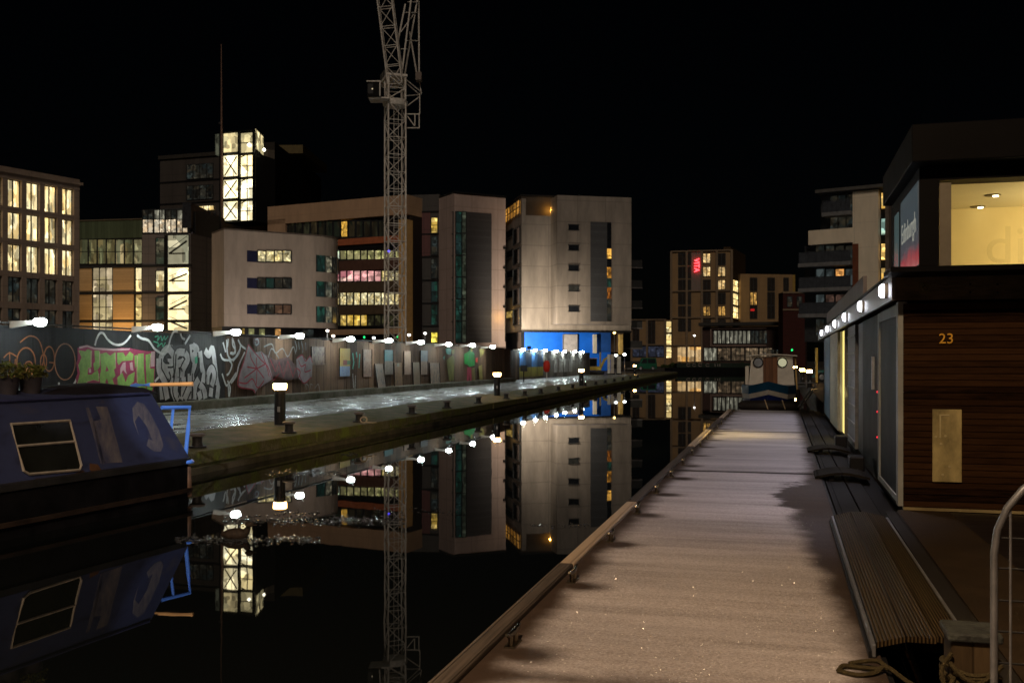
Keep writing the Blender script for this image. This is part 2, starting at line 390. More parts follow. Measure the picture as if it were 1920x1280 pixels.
# pixel to board plane
def A1(cx, cy): return (120 + cx / 6, 600 + cy / 6)
def A2(cx, cy): return (420 + cx / 6, 620 + cy / 6)
def A0(cx, cy): return (cx / 4.571, 480 + cy / 4.571)
def A3(cx, cy): return (680 + cx / 6, 620 + cy / 6)
def fz(f, pts): return [(FEN.u(f(*p)[0]), FEN.z(*f(*p))) for p in pts]
def spline(pts, k=5):
    out = []; n = len(pts)
    for i in range(n - 1):
        p0 = Vector(pts[max(i - 1, 0)]); p1 = Vector(pts[i]); p2 = Vector(pts[i + 1]); p3 = Vector(pts[min(i + 2, n - 1)])
        for j in range(k):
            t = j / k; out.append(.5 * ((2 * p1) + (p2 - p0) * t + (2 * p0 - 5 * p1 + 4 * p2 - p3) * t * t + (3 * p1 - p0 - 3 * p2 + p3) * t ** 3))
    out.append(Vector(pts[-1])); return [tuple(q) for q in out]
LAY = [0]
def gpoly(f, polys, mat, name):
    LAY[0] += 1; y = -.004 - .0009 * LAY[0]
    for p in polys: MB().plate(fz(f, p), y, y + .0007).build(name, mat, fence, FEN.M)
def gline(f, lines, wd, mat, name, curve=True):
    LAY[0] += 1; y = -.004 - .0009 * LAY[0]
    for p in lines: MB().stroke(fz(f, spline(p) if curve and len(p) > 2 else p), wd, y, y + .0007).build(name, mat, fence, FEN.M)
def ell(cx, cy, rx, ry, a0=0, a1=360, n=26): return [(cx + rx * math.cos(R(a0 + (a1 - a0) * i / n)), cy + ry * math.sin(R(a0 + (a1 - a0) * i / n))) for i in range(n + 1)]
GRN = M('spray_green', (0.132, 0.231, 0.055), .6, .35, (5, 5, 5), col2=(.08, .15, .035)); MAG = M('spray_magenta', (0.180, 0.018, 0.054), .6, .35, (4, 4, 4))
PNK = M('spray_pink', (0.312, 0.198, 0.216), .6, .3, (4, 4, 4)); SIL = M('spray_silver', (0.280, 0.273, 0.273), .5, .4, (3, 3, 3)); TAN = M('spray_tan', (0.275, 0.231, 0.138), .6, .3, (4, 4, 4))
ORG = M('spray_orange', (.15, .055, .018) or (0.198, 0.072, 0.024), .6, .4, (5, 5, 5)); PAL = M('spray_white', (0.350, 0.350, 0.336), .55, .4, (5, 5, 5)); RED = M('spray_red', (0.245, 0.021, 0.035), .6, .4, (5, 5, 5))
TEA = M('spray_teal', (0.042, 0.231, 0.140), .6, .4, (5, 5, 5)); INK = M('spray_black', (.008, .008, .008), .6, .3)
gline(A0, [ell(222, 910, 80, 125), ell(420, 880, 46, 105), ell(245, 945, 34, 42), ell(245, 945, 20, 22), ell(372, 905, 26, 62)], .035, ORG, 'graffiti_rings', False)
gline(A0, [[(80, 820), (82, 940), (72, 1050)], [(30, 870), (80, 830), (140, 860)], [(130, 880), (118, 1040)], [(170, 740), (250, 685), (330, 720), (372, 860), (355, 960)], [(420, 910), (465, 915)]], .03, ORG, 'graffiti_rings')
gline(A0, [ell(555, 905, 88, 155)], .03, M('spray_rust', (.22, .1, .05), .6, .5, (5, 5, 5)), 'graffiti_oval', False)
gline(A1, [[(345, 285), (365, 210), (400, 150), (440, 150), (490, 220), (560, 270), (640, 275), (700, 235), (750, 170)], [(-10, 830), (60, 790), (120, 700), (160, 610)], [(-130, 820), (-60, 850), (20, 830)], [(-60, 700), (-62, 800)]], .06, PAL, 'graffiti_line')
gpoly(A1, [[(150, 312), (215, 300), (255, 278), (330, 305), (390, 320), (560, 322), (640, 312), (740, 315), (830, 335), (940, 350), (1022, 345), (1020, 560), (1015, 700), (1000, 815), (930, 815), (915, 780), (600, 785), (240, 790), (215, 830), (125, 850), (140, 720), (128, 650), (150, 600), (135, 480), (150, 440)]], MAG, 'graffiti_backing')
gpoly(A1, [[(165, 300), (255, 280), (330, 308), (560, 322), (740, 318), (730, 335), (560, 345), (340, 330), (255, 300), (170, 322)], [(978, 355), (1020, 352), (1014, 520), (972, 525)], [(275, 548), (300, 548), (300, 590), (275, 590)], [(630, 540), (660, 480), (690, 470), (690, 560), (705, 610), (660, 560), (630, 620)], [(735, 480), (765, 470), (780, 570), (745, 560)]], PNK, 'graffiti_highlight')
L1 = [[(165, 338), (235, 350), (262, 326), (307, 343), (305, 530), (265, 538), (262, 612), (305, 614), (332, 588), (374, 560), (394, 640), (386, 684), (330, 668), (250, 690), (245, 775), (230, 805), (160, 822), (168, 720), (150, 702), (176, 600), (162, 500), (192, 420)],
      [(338, 343), (394, 343), (402, 515), (380, 550), (337, 572), (326, 490), (345, 465)], [(300, 755), (385, 705), (407, 770), (260, 778)],
      [(403, 380), (470, 363), (515, 400), (574, 358), (580, 540), (558, 552), (577, 640), (538, 655), (577, 775), (502, 772), (492, 690), (478, 655), (460, 690), (468, 770), (408, 775), (398, 640), (413, 560)],
      [(593, 368), (660, 363), (690, 410), (735, 353), (778, 383), (770, 450), (650, 460), (612, 505), (593, 470)], [(598, 645), (652, 590), (690, 700), (718, 622), (792, 580), (782, 690), (735, 730), (735, 775), (600, 775)], [(788, 400), (822, 388), (822, 500), (795, 545)],
      [(828, 380), (892, 373), (895, 560), (918, 790), (826, 780), (820, 560)], [(915, 390), (977, 373), (965, 545), (1012, 545), (1005, 700), (985, 805), (930, 805), (920, 600)]]
gpoly(A1, [[(x + (4 if i % 2 else -5), y + 5) for i, (x, y) in enumerate(p)] for p in L1[:1]] + [], TAN, 'graffiti_shade')
gpoly(A1, L1, GRN, 'graffiti_letters')
gline(A1, [[(p[i], p[i + 1]) for i in (0,)][0] for p in []] or [[(300, 350), (300, 520)], [(396, 350), (398, 510)], [(572, 370), (575, 530)], [(822, 400), (816, 560), (820, 700)], [(970, 390), (960, 540)], [(250, 700), (240, 790)], [(385, 600), (388, 660)]], .035, TAN, 'graffiti_shade', False)
gpoly(A1, [[(475, 515), (502, 570), (460, 578)], [(560, 640), (590, 600), (585, 660), (545, 665)]], MAG, 'graffiti_counter')
# silver letters
S = [[(1215, 325), (1150, 325), (1095, 395), (1085, 480), (1130, 535), (1200, 545), (1185, 620), (1100, 600)], [(1060, 430), (1062, 560), (1100, 640), (1140, 720)], [(1180, 330), (1225, 400), (1215, 470), (1160, 475)],
     [(1350, 365), (1262, 385), (1265, 640)], [(1345, 440), (1330, 470), (1275, 490)], [(1355, 370), (1385, 440), (1330, 560), (1320, 700)], [(1425, 270), (1440, 420), (1465, 480), (1430, 600), (1440, 690)],
     [(1440, 290), (1490, 330), (1450, 400)], [(1520, 350), (1540, 520), (1565, 620)], [(1575, 340), (1620, 390), (1660, 320), (1690, 520), (1700, 640), (1725, 760)], [(1600, 720), (1610, 610), (1650, 540), (1680, 620), (1650, 740)],
     [(1085, 720), (1095, 890)], [(1120, 720), (1150, 890)], [(1190, 650), (1200, 760), (1245, 890)], [(1260, 640), (1240, 800), (1280, 890)], [(1330, 640), (1330, 760), (1300, 890)], [(1400, 600), (1400, 890)], [(1340, 890), (1390, 770)],
     [(1500, 660), (1460, 740), (1450, 890)], [(1510, 720), (1560, 790), (1575, 880)], [(1500, 800), (1520, 890)], [(1720, 740), (1705, 880)], [(1560, 600), (1545, 700)], [(1640, 760), (1630, 860)]]
gpoly(A1, [[(1040, 300), (1240, 290), (1400, 260), (1500, 300), (1560, 340), (1670, 310), (1740, 600), (1740, 890), (1060, 900), (1035, 640)]], M('spray_soot', (.03, .03, .032), .6, .6, (4, 4, 4)), 'graffiti_ground')
for q_ in S:
    gline(A1, [q_], .33, INK, 'graffiti_letter_outline'); gline(A1, [q_], .225, SIL, 'graffiti_letter')
gline(A1, [[(1110, 400), (1130, 460), (1165, 490)], [(1240, 380), (1230, 560), (1210, 650)], [(1160, 580), (1180, 640), (1160, 700)], [(1300, 540), (1310, 580)], [(1420, 500), (1400, 620)], [(1500, 420), (1500, 560), (1460, 640)], [(1590, 500), (1575, 640), (1580, 720)], [(1170, 760), (1180, 880)], [(1290, 760), (1290, 860)], [(1430, 760), (1425, 880)], [(1640, 590), (1625, 680)]], .06, INK, 'graffiti_outline')
gpoly(A1, [[(1450, 420), (1480, 405), (1482, 480), (1455, 490)]], TEA, 'graffiti_dot')
gline(A1, [[(800, 170), (850, 205), (930, 230), (1000, 325), (1095, 385)], [(1095, 380), (1150, 300), (1180, 200), (1215, 130), (1260, 130)], [(1290, 150), (1310, 200), (1340, 215)], [(1400, 170), (1340, 270)], [(1045, 640), (1000, 690)], [(1740, 380), (1770, 440), (1840, 450), (1900, 430), (1960, 330)], [(1770, 250), (1800, 360)], [(1830, 210), (1820, 300)], [(1875, 200), (1880, 280), (1905, 330), (1890, 380), (1850, 370)], [(1760, 600), (1800, 720), (1830, 720), (1920, 590)], [(1830, 740), (1835, 860)]], .07, PAL, 'graffiti_antlers')
gline(A1, [[(1000, 190), (1040, 180), (1030, 230), (1070, 180), (1080, 230), (1110, 180), (1115, 220), (1150, 180)], [(985, 240), (1040, 260), (1030, 300), (1080, 260), (1090, 300), (1120, 250)]], .035, TEA, 'graffiti_scribble')
# the swirls, the pink flower and the second pink piece
gline(A2, [[(75, 80), (105, 180), (105, 250), (60, 245)], [(140, 100), (170, 160), (225, 205)], [(165, 170), (150, 250), (80, 340)], [(215, 240), (150, 380), (120, 500), (60, 590)], [(30, 320), (70, 380), (40, 470), (10, 500)], [(10, 100), (20, 260), (60, 330)], [(20, 560), (50, 640), (40, 740)]], .07, PAL, 'graffiti_swirls')
gpoly(A2, [[(430, 250), (560, 330), (700, 290), (800, 400), (830, 520), (700, 560), (560, 500), (470, 560)], [(310, 90), (370, 85), (385, 150), (350, 180), (310, 150)]], M('spray_dull_red', (.09, .05, .05), .7, .6, (4, 4, 4), col2=(.03, .024, .024)), 'graffiti_wash')
gline(A2, [[(430, 180), (520, 150), (560, 250), (640, 200), (700, 290), (760, 180), (790, 260)], [(480, 300), (520, 200), (600, 310)], [(780, 110), (800, 190), (790, 240)], [(820, 120), (830, 210)], [(850, 110), (870, 200), (865, 250)], [(900, 130), (905, 220)], [(330, 100), (360, 95), (370, 140), (340, 160), (330, 120)]], .05, M('spray_dim', (.17, .17, .165), .6, .5, (4, 4, 4)), 'graffiti_swirl')
gline(A2, [[(500, 320), (560, 460), (600, 350), (650, 520), (700, 340), (760, 520), (790, 420)], [(450, 420), (540, 560), (600, 480)]], .04, RED, 'graffiti_scrawl', False)
gpoly(A2, [[(255, 150), (330, 245), (400, 230), (460, 290), (500, 420), (530, 540), (440, 600), (360, 650), (330, 705), (300, 660), (145, 630), (148, 500), (195, 350), (235, 200)],
           [(795, 320), (860, 272), (908, 330), (950, 280), (978, 350), (970, 520), (885, 600), (820, 530), (800, 420)]], M('spray_grey_pink', (0.204, 0.174, 0.186), .6, .4, (3, 3, 3)), 'graffiti_flower')
gline(A2, [[(350, 425), (240, 405)], [(350, 425), (290, 320), (270, 240)], [(350, 425), (345, 300)], [(350, 425), (450, 370)], [(350, 425), (430, 530)], [(350, 425), (345, 600)], [(350, 425), (210, 530)], [(255, 155), (200, 350), (150, 500), (148, 625), (300, 660), (330, 700)], [(255, 155), (330, 250), (400, 330), (470, 400), (520, 540)], [(150, 580), (230, 590), (300, 540), (360, 640), (430, 560)], [(400, 240), (460, 400), (490, 520)],
           [(800, 310), (860, 272), (900, 340), (950, 285), (975, 360)], [(820, 330), (850, 400), (900, 380), (890, 460), (960, 440)], [(830, 500), (880, 590), (965, 520)], [(800, 420), (840, 460), (820, 530)]], .045, RED, 'graffiti_flower_lines')
# painted figure in green and pink, drips and washes further along
gpoly(A3, [[(1130, 260), (1170, 240), (1205, 200), (1245, 260), (1248, 390), (1190, 405), (1165, 380), (1135, 370)]], M('mural_green', (.02, .36, .06), .6, .4, (4, 4, 4)), 'mural_coat')
gpoly(A3, [[(1165, 408), (1210, 408), (1215, 590), (1195, 600), (1188, 480), (1178, 600), (1160, 560)]], M('mural_pink', (.38, .05, .09), .6, .4, (4, 4, 4)), 'mural_legs')
gpoly(A3, [[(1205, 190), (1225, 195), (1222, 235), (1202, 235)]], M('mural_yellow', (.45, .42, .06), .6, .4, (4, 4, 4)), 'mural_head')
gpoly(A3, [[(1258, 310), (1282, 300), (1280, 360), (1258, 350)]], M('mural_red', (.5, .05, .02), .6, .3), 'mural_patch')
gpoly(A3, [[(920, 200), (950, 190), (985, 205), (975, 270), (930, 260)], [(890, 300), (910, 280), (905, 330)]], M('mural_teal', (.08, .32, .25), .6, .5, (5, 5, 5)), 'mural_patch')
gpoly(A3, [[(985, 215), (1022, 205), (1018, 260), (990, 262)], [(1000, 270), (1020, 300), (1010, 560), (960, 560), (930, 330)]], M('mural_olive', (.17, .17, .05), .7, .6, (3, 3, 1)), 'mural_wash')
gpoly(A3, [[(1300, 205), (1350, 195), (1350, 260), (1310, 300)], [(1290, 400), (1330, 380), (1340, 580), (1300, 560)], [(1210, 420), (1250, 410), (1255, 590), (1215, 570)]], M('mural_ochre', (.19, .16, .05), .7, .6, (3, 3, 1)), 'mural_wash')
gline(A2, [[(1430, 250), (1440, 340)], [(1470, 240), (1480, 300)], [(1510, 260), (1500, 420)], [(1445, 340), (1430, 430)]], .11, M('mural_mint', (.08, .3, .22), .7, .5, (5, 5, 5)), 'mural_drips')
gline(A2, [[(1430, 480), (1440, 640)], [(1460, 500), (1455, 660)]], .06, PAL, 'mural_drips')
gline(A2, [[(905, 660), (900, 600), (930, 620), (935, 690)], [(960, 660), (950, 600), (980, 610)], [(1000, 650), (1040, 600), (1060, 690)]], .04, M('faded_chalk', (.2, .18, .16), .8, .5), 'graffiti_faded')

# boards hung on and propped against the hoarding
def board(px0, py0, px1, py1, cols, label, lean=0, extra=None):
    pm = (px0 + px1) / 2
    u0, u1, z1, z0 = FEN.u(px0), FEN.u(px1), FEN.z(pm, py0), FEN.z(pm, py1)
    b = thing('painted_board', label, 'painted board', FEN.base(pm, z0), group='painted boards on the hoarding')
    y = -.045
    nm = 'board_art_%d_%d' % (px0, py0); cols = [[k * .5 for k in c] for c in cols]
    MB().hexa([(u0, y - lean, z0), (u1, y - lean, z0), (u1, y - lean + .018, z0), (u0, y - lean + .018, z0), (u0, y, z1), (u1, y, z1), (u1, y + .018, z1), (u0, y + .018, z1)]).build('panel', art(nm, cols, (5, 5, 3)), b, FEN.M)
    k = .025
    for a, b_ in ((u0 - k, u0), (u1, u1 + k)):
        MB().hexa([(a, y - lean - .01, z0), (b_, y - lean - .01, z0), (b_, y - lean + .02, z0), (a, y - lean + .02, z0), (a, y - .01, z1), (b_, y - .01, z1), (b_, y + .02, z1), (a, y + .02, z1)]).build('edge', HBLK, b, FEN.M)
    if extra:
        for (a0, b0, a1, b1, c) in extra:
            mb = MB(); w0 = u0 + (u1 - u0) * a0; w1 = u0 + (u1 - u0) * a1; q0 = z0 + (z1 - z0) * b0; q1 = z0 + (z1 - z0) * b1
            mb.box(w0, w1, y - .008, y - .003, q0, q1); mb.build('painted_area', art(nm + 'p%.2f%.2f' % (a0, b0), [[k * .55 for k in q] for q in c], (6, 6, 6)), b, FEN.M)
br = (.19, .1, .06); tn = (.32, .22, .15); dk = (.05, .04, .035); gy = (.2, .17, .15)
board(582, 650, 607, 684, [dk, br, tn, br], 'brown portrait board high on the hoarding, just right of the red and grey graffiti')
board(635, 653, 655, 705, [(.5, .3, .04), (.6, .42, .08), (.5, .36, .1)], 'yellow and blue painted board with a red round head in its middle', 0, [(0, 0, .95, .36, [(.1, .2, .45), (.3, .4, .55), (.06, .12, .3)]), (.32, .4, .68, .58, [(.35, .08, .05), (.25, .06, .05)]), (.68, .42, 1, .56, [(.06, .2, .07), (.1, .25, .08)])])
board(679, 655, 695, 706, [dk, tn, br, gy], 'tall brown painted board between the yellow and the turquoise boards')
board(701, 682, 716, 728, [dk, gy, tn, dk], 'brown mottled board leaning on the hoarding, left of the turquoise board', .16)
board(719, 656, 735, 702, [(.09, .36, .42), (.16, .42, .45), (.1, .25, .25)], 'turquoise topped painted board with a landscape on it', 0, [(.0, 0, 1, .55, [(.12, .13, .08), (.35, .3, .22), (.13, .08, .13)])])
board(737, 680, 752, 725, [br, (.28, .15, .05), dk], 'short orange brown board with a pale stripe down its middle', .05, [(.35, .02, .65, .98, [(.2, .22, .17), (.3, .3, .24)])])
board(756, 658, 769, 702, [br, tn, (.34, .2, .15)], 'narrow pinkish board hung high, between two short boards')
board(772, 679, 785, 722, [(.16, .15, .08), tn, (.3, .26, .15)], 'short olive and tan board standing on the plinth', .05)
board(787, 657, 800, 702, [tn, (.36, .24, .16), br], 'board painted blue at the top and tan below', 0, [(.0, .55, 1, 1, [(.1, .16, .22), (.3, .28, .26)])])
board(804, 680, 822, 720, [br, tn, dk, tn], 'last short tan board, nearest the olive wash on the hoarding', .05)

# second run of hoarding, stepped back
F2 = Fac(953, 71.5, 1106, 99.0)
fence2 = thing('hoarding_fence', 'pale lit hoarding below the blue wall, painted with blue and yellow panels', 'hoarding', F2.base(1030, .47))
HPAL = boards('hoarding_pale', (.17, .15, .13), .8, .35, 0, .5, .35, .5)
cs = [953, 963, 974, 985, 996.5, 1008, 1018, 1027, 1037, 1046, 1056, 1065, 1074, 1083, 1092, 1106]
BLU = M('panel_blue', (.05, .16, .4), .6, .5, (2, 2, 1)); YEL = M('panel_yellow', (.3, .26, .05), .6, .5, (2, 2, 1))
for i in range(len(cs) - 1):
    a, b = cs[i], cs[i + 1]; u0, u1 = F2.u(a) + .01, F2.u(b) - .01
    flag = i in (2, 3, 4, 5)
    MB().box(u0, u1, 0, .06, .5, 2.62).build('panel', HBRN if i < 2 else HPAL, fence2, F2.M)
    if flag:
        MB().box(u0, u1, -.012, -.004, 1.42, 2.6).build('painted_panel', BLU if i % 2 == 0 else M('panel_navy', (.03, .07, .17), .6, .5, (2, 2, 1)), fence2, F2.M)
        MB().box(u0, u1, -.012, -.004, .68, 1.415).build('painted_panel', YEL, fence2, F2.M)
for i in (8, 9, 10, 11): MB().box(F2.u(cs[i]) + .3, F2.u(cs[i + 1]) - .2, -.02, -.006, .9, 2.05).build('pale_sheet', M('pale_sheet', (.42, .4, .37), .7, .4, (2, 2, 2)), fence2, F2.M)
MB().box(F2.u(953), F2.u(1106), -.03, .085, 2.63, 2.68).build('capping', HGRY, fence2, F2.M)

# lamps on arms along the hoarding
LENS = glow('lamp_lens_white', (.86, 1, .98), 185, True)
def hoarding_lamp(first=None):
    r = thing('hoarding_lamp', 'x', 'flood light', (0, 0, 0), 0, 'white lamps on arms along the hoarding')
    # local: +x = out from the fence
    mb = MB(); mb.hexa([(-.72, -.05, -.14), (-.02, -.03, -.03), (-.02, .03, -.03), (-.72, .05, -.14), (-.72, -.05, .02), (-.02, -.03, .03), (-.02, .03, .03), (-.72, .05, .02)])
    mb.build('arm', WHITE, r)
    MB().box(-.03, .1, -.12, .12, .07, .1).build('hood', BLK, r)
    MB().lathe([(.04, -.1), (.12, -.08), (.15, 0), (.135, .05), (.08, .068)], (.04, 0, 0), 14, 'z').build('lens', LENS, r, smooth=True)
    return r
LBL = {72: 'white lamp above the orange rings, nearest the left edge', 293: 'white lamp above the green scribble and pale antlers', 440: 'white lamp above the white swirls', 560: 'white lamp above the streaked grey boards, left of the amber bollard light',
       656: 'white lamp above the yellow and blue board', 728: 'white lamp above the turquoise board', 788: 'white lamp above the blue topped tan board', 840: 'white lamp above the teal and olive patches', 885: 'white lamp above the green coated figure', 923: 'white lamp right of the green figure, last on the brown hoarding'}
proto = None
for px, py in ((72, 603), (293, 613), (440, 622), (560, 629), (656, 635), (728, 638), (788, 641), (840, 645), (885, 647), (923, 650)):
    d = 16.12 / (.245 - T(px)); p = P(px, py, d)
    o = proto = hoarding_lamp() if proto is None else proto
    if px != 72: o = copy_tree(proto)
    o.location = p; o.rotation_euler = (0, 0, math.atan2(-.238, .971)); o['label'] = LBL[px]
far_l = [(980, 655, 'white lamp on the left blue and yellow panel'), (1003, 656, 'white lamp on the right blue and yellow panel'), (1022, 656.5, 'white lamp above the red lifebuoy case'), (1042, 658, 'white lamp just right of the lifebuoy, on the pale hoarding'), (1058, 659, 'white lamp below the left edge of the grey door in the blue wall'), (1077, 659, 'white lamp below the grey door in the blue wall'), (1091, 659.5, 'white lamp at the far end of the pale hoarding')]
for px, py, lb in far_l:
    d = F2.d(px) - .5; o = copy_tree(proto); o.location = P(px, py, d); o.rotation_euler = (0, 0, math.atan2(-.238, .971)); o['label'] = lb

# ------------------------------------------------------------------ quay furniture
AMB = glow('amber_lens', (1, .56, .18), 60, True)
def bollard_light(label):
    r = thing('bollard_light', label, 'bollard light', (0, 0, 0), 0, 'amber bollard lights')
    MB().lathe([(.13, 0), (.13, .78), (.125, .8)], n=14).build('post', BLK, r, smooth=True)
    MB().lathe([(.11, .8), (.15, .82), (.155, .93), (.12, .945)], n=14).build('lens', AMB, r, smooth=True)
    MB().lathe([(.165, .945), (.165, .97), (.1, .99)], n=14).build('cap', BLK, r, smooth=True)
    MB().box(-.03, .03, -.136, -.12, .3, .42).build('access_plate', STEEL, r)
    return r
bl = bollard_light('nearest amber bollard light, on the quay in front of the red and grey graffiti')
x = P(525, 675, 22.7); bl.location = (x.x, x.y, .478)
for px, d, z, lb in ((932, 41.3, .478, 'amber bollard light on the quay right of the green figure'), (1090, 57.5, .478, 'amber bollard light in front of the far end of the pale hoarding'), (1190, 108, .478, 'small amber bollard light beside the green van across the basin'),
                     (1491, 84, .49, 'smallest amber light right of the white and blue boat, farthest of the cluster'), (1504, 60, .49, 'middle amber light of the cluster beyond the jetty'), (1517.5, 52, .49, 'largest amber light of the cluster, nearest the houseboat')):
    c = copy_tree(bl); v = P(px, 675, d); c.location = (v.x, v.y, z); c['label'] = lb
IRON = M('cast_iron', (.02, .018, .018), .5, .5, (6, 6, 6), .3)
def mooring(label):
    r = thing('mooring_bollard', label, 'mooring bollard', (0, 0, 0), 0, 'iron mooring bollards on the quay edge')
    MB().lathe([(.16, 0), (.16, .025), (.1, .03), (.085, .1), (.09, .19)], n=14).build('stem', IRON, r, smooth=True)
    MB().lathe([(.09, .19), (.14, .205), (.14, .235), (.1, .25)], n=14).build('cap', M('worn_iron', (.16, .14, .13), .5, .4, (6, 6, 6), .2), r, smooth=True)
    return r
mo = mooring('mooring bollard beside the blue rail of the narrowboat')
ml = ['', 'mooring bollard at the foot of the nearest amber bollard light', 'third mooring bollard from the left, with a ring of rope by it', 'fourth mooring bollard along the quay from the left', 'mooring bollard second left of the middle amber light', 'mooring bollard just left of the middle amber light', 'mooring bollard just right of the middle amber light', 'mooring bollard in front of the sign on a post', 'mooring bollard left of the red lifebuoy case', 'mooring bollard right of the lifebuoy case', 'mooring bollard left of the third amber light', 'mooring bollard at the third amber light']
for i, px in enumerate((370, 542, 673, 772, 838, 897, 949, 984, 1014, 1047, 1074, 1097, 1117, 1135, 1152, 1168, 1182, 1196)):
    d = 9.85 / (.24 - T(px)); o = mo if i == 0 else copy_tree(mo)
    o.location = (T(px) * d, d, .40)
    if i: o['label'] = ml[i] if i < len(ml) else 'small far mooring bollard on the quay beyond the third amber light'
ring = MB(); c = P(682, 787, 24.6)
ring.tube([(c.x + .08 * math.cos(a / 14 * 6.283), c.y + .03 * math.sin(a / 14 * 6.283), .48 + .07 * math.sin(a / 14 * 6.283)) for a in range(15)], .018, 6)
ring.tube([(c.x + .06, c.y, .42), (c.x + .2, c.y - .05, .41), (c.x + .3, c.y + .05, .41)], .018, 6)
tag(ring.build('rope_ring', M('rope_pale', (.4, .32, .22), .9, .4, (20, 20, 20), .5), smooth=True), 'pale ring of rope lying by the third mooring bollard', 'rope')
lb = thing('lifebuoy_case', 'red lifebuoy case on a white post before the pale hoarding', 'lifebuoy', (T(1025) * 72, 72, .478))
b0 = Vector((T(1025) * 72, 72, 0))
MB().lathe([(.04, .5), (.04, 1.0), (.03, 2.1)], (b0.x, b0.y, 0), 10).build('post', WHITE, lb)
MB().lathe([(.05, 1.08), (.18, 1.14), (.24, 1.4), (.23, 1.7), (.15, 1.9), (.05, 1.93)], (b0.x, b0.y - .08, 0), 14, sy=.45).build('case', M('lifebuoy_red', (.55, .03, .015), .45, .25), lb, smooth=True)
sg = thing('sign_post', 'small dark square sign on a post before the blue and yellow panels', 'sign', (T(982) * 67, 67, .478))
MB().tube([(T(982) * 67, 67, .478), (T(982) * 67, 67, 1.5)], .035).build('post', BLK, sg)
MB().box(T(982) * 67 - .24, T(982) * 67 + .24, 66.93, 66.96, 1.2, 1.6).build('sign_face', M('sign_back', (.02, .02, .022), .5), sg, bevel=.01)

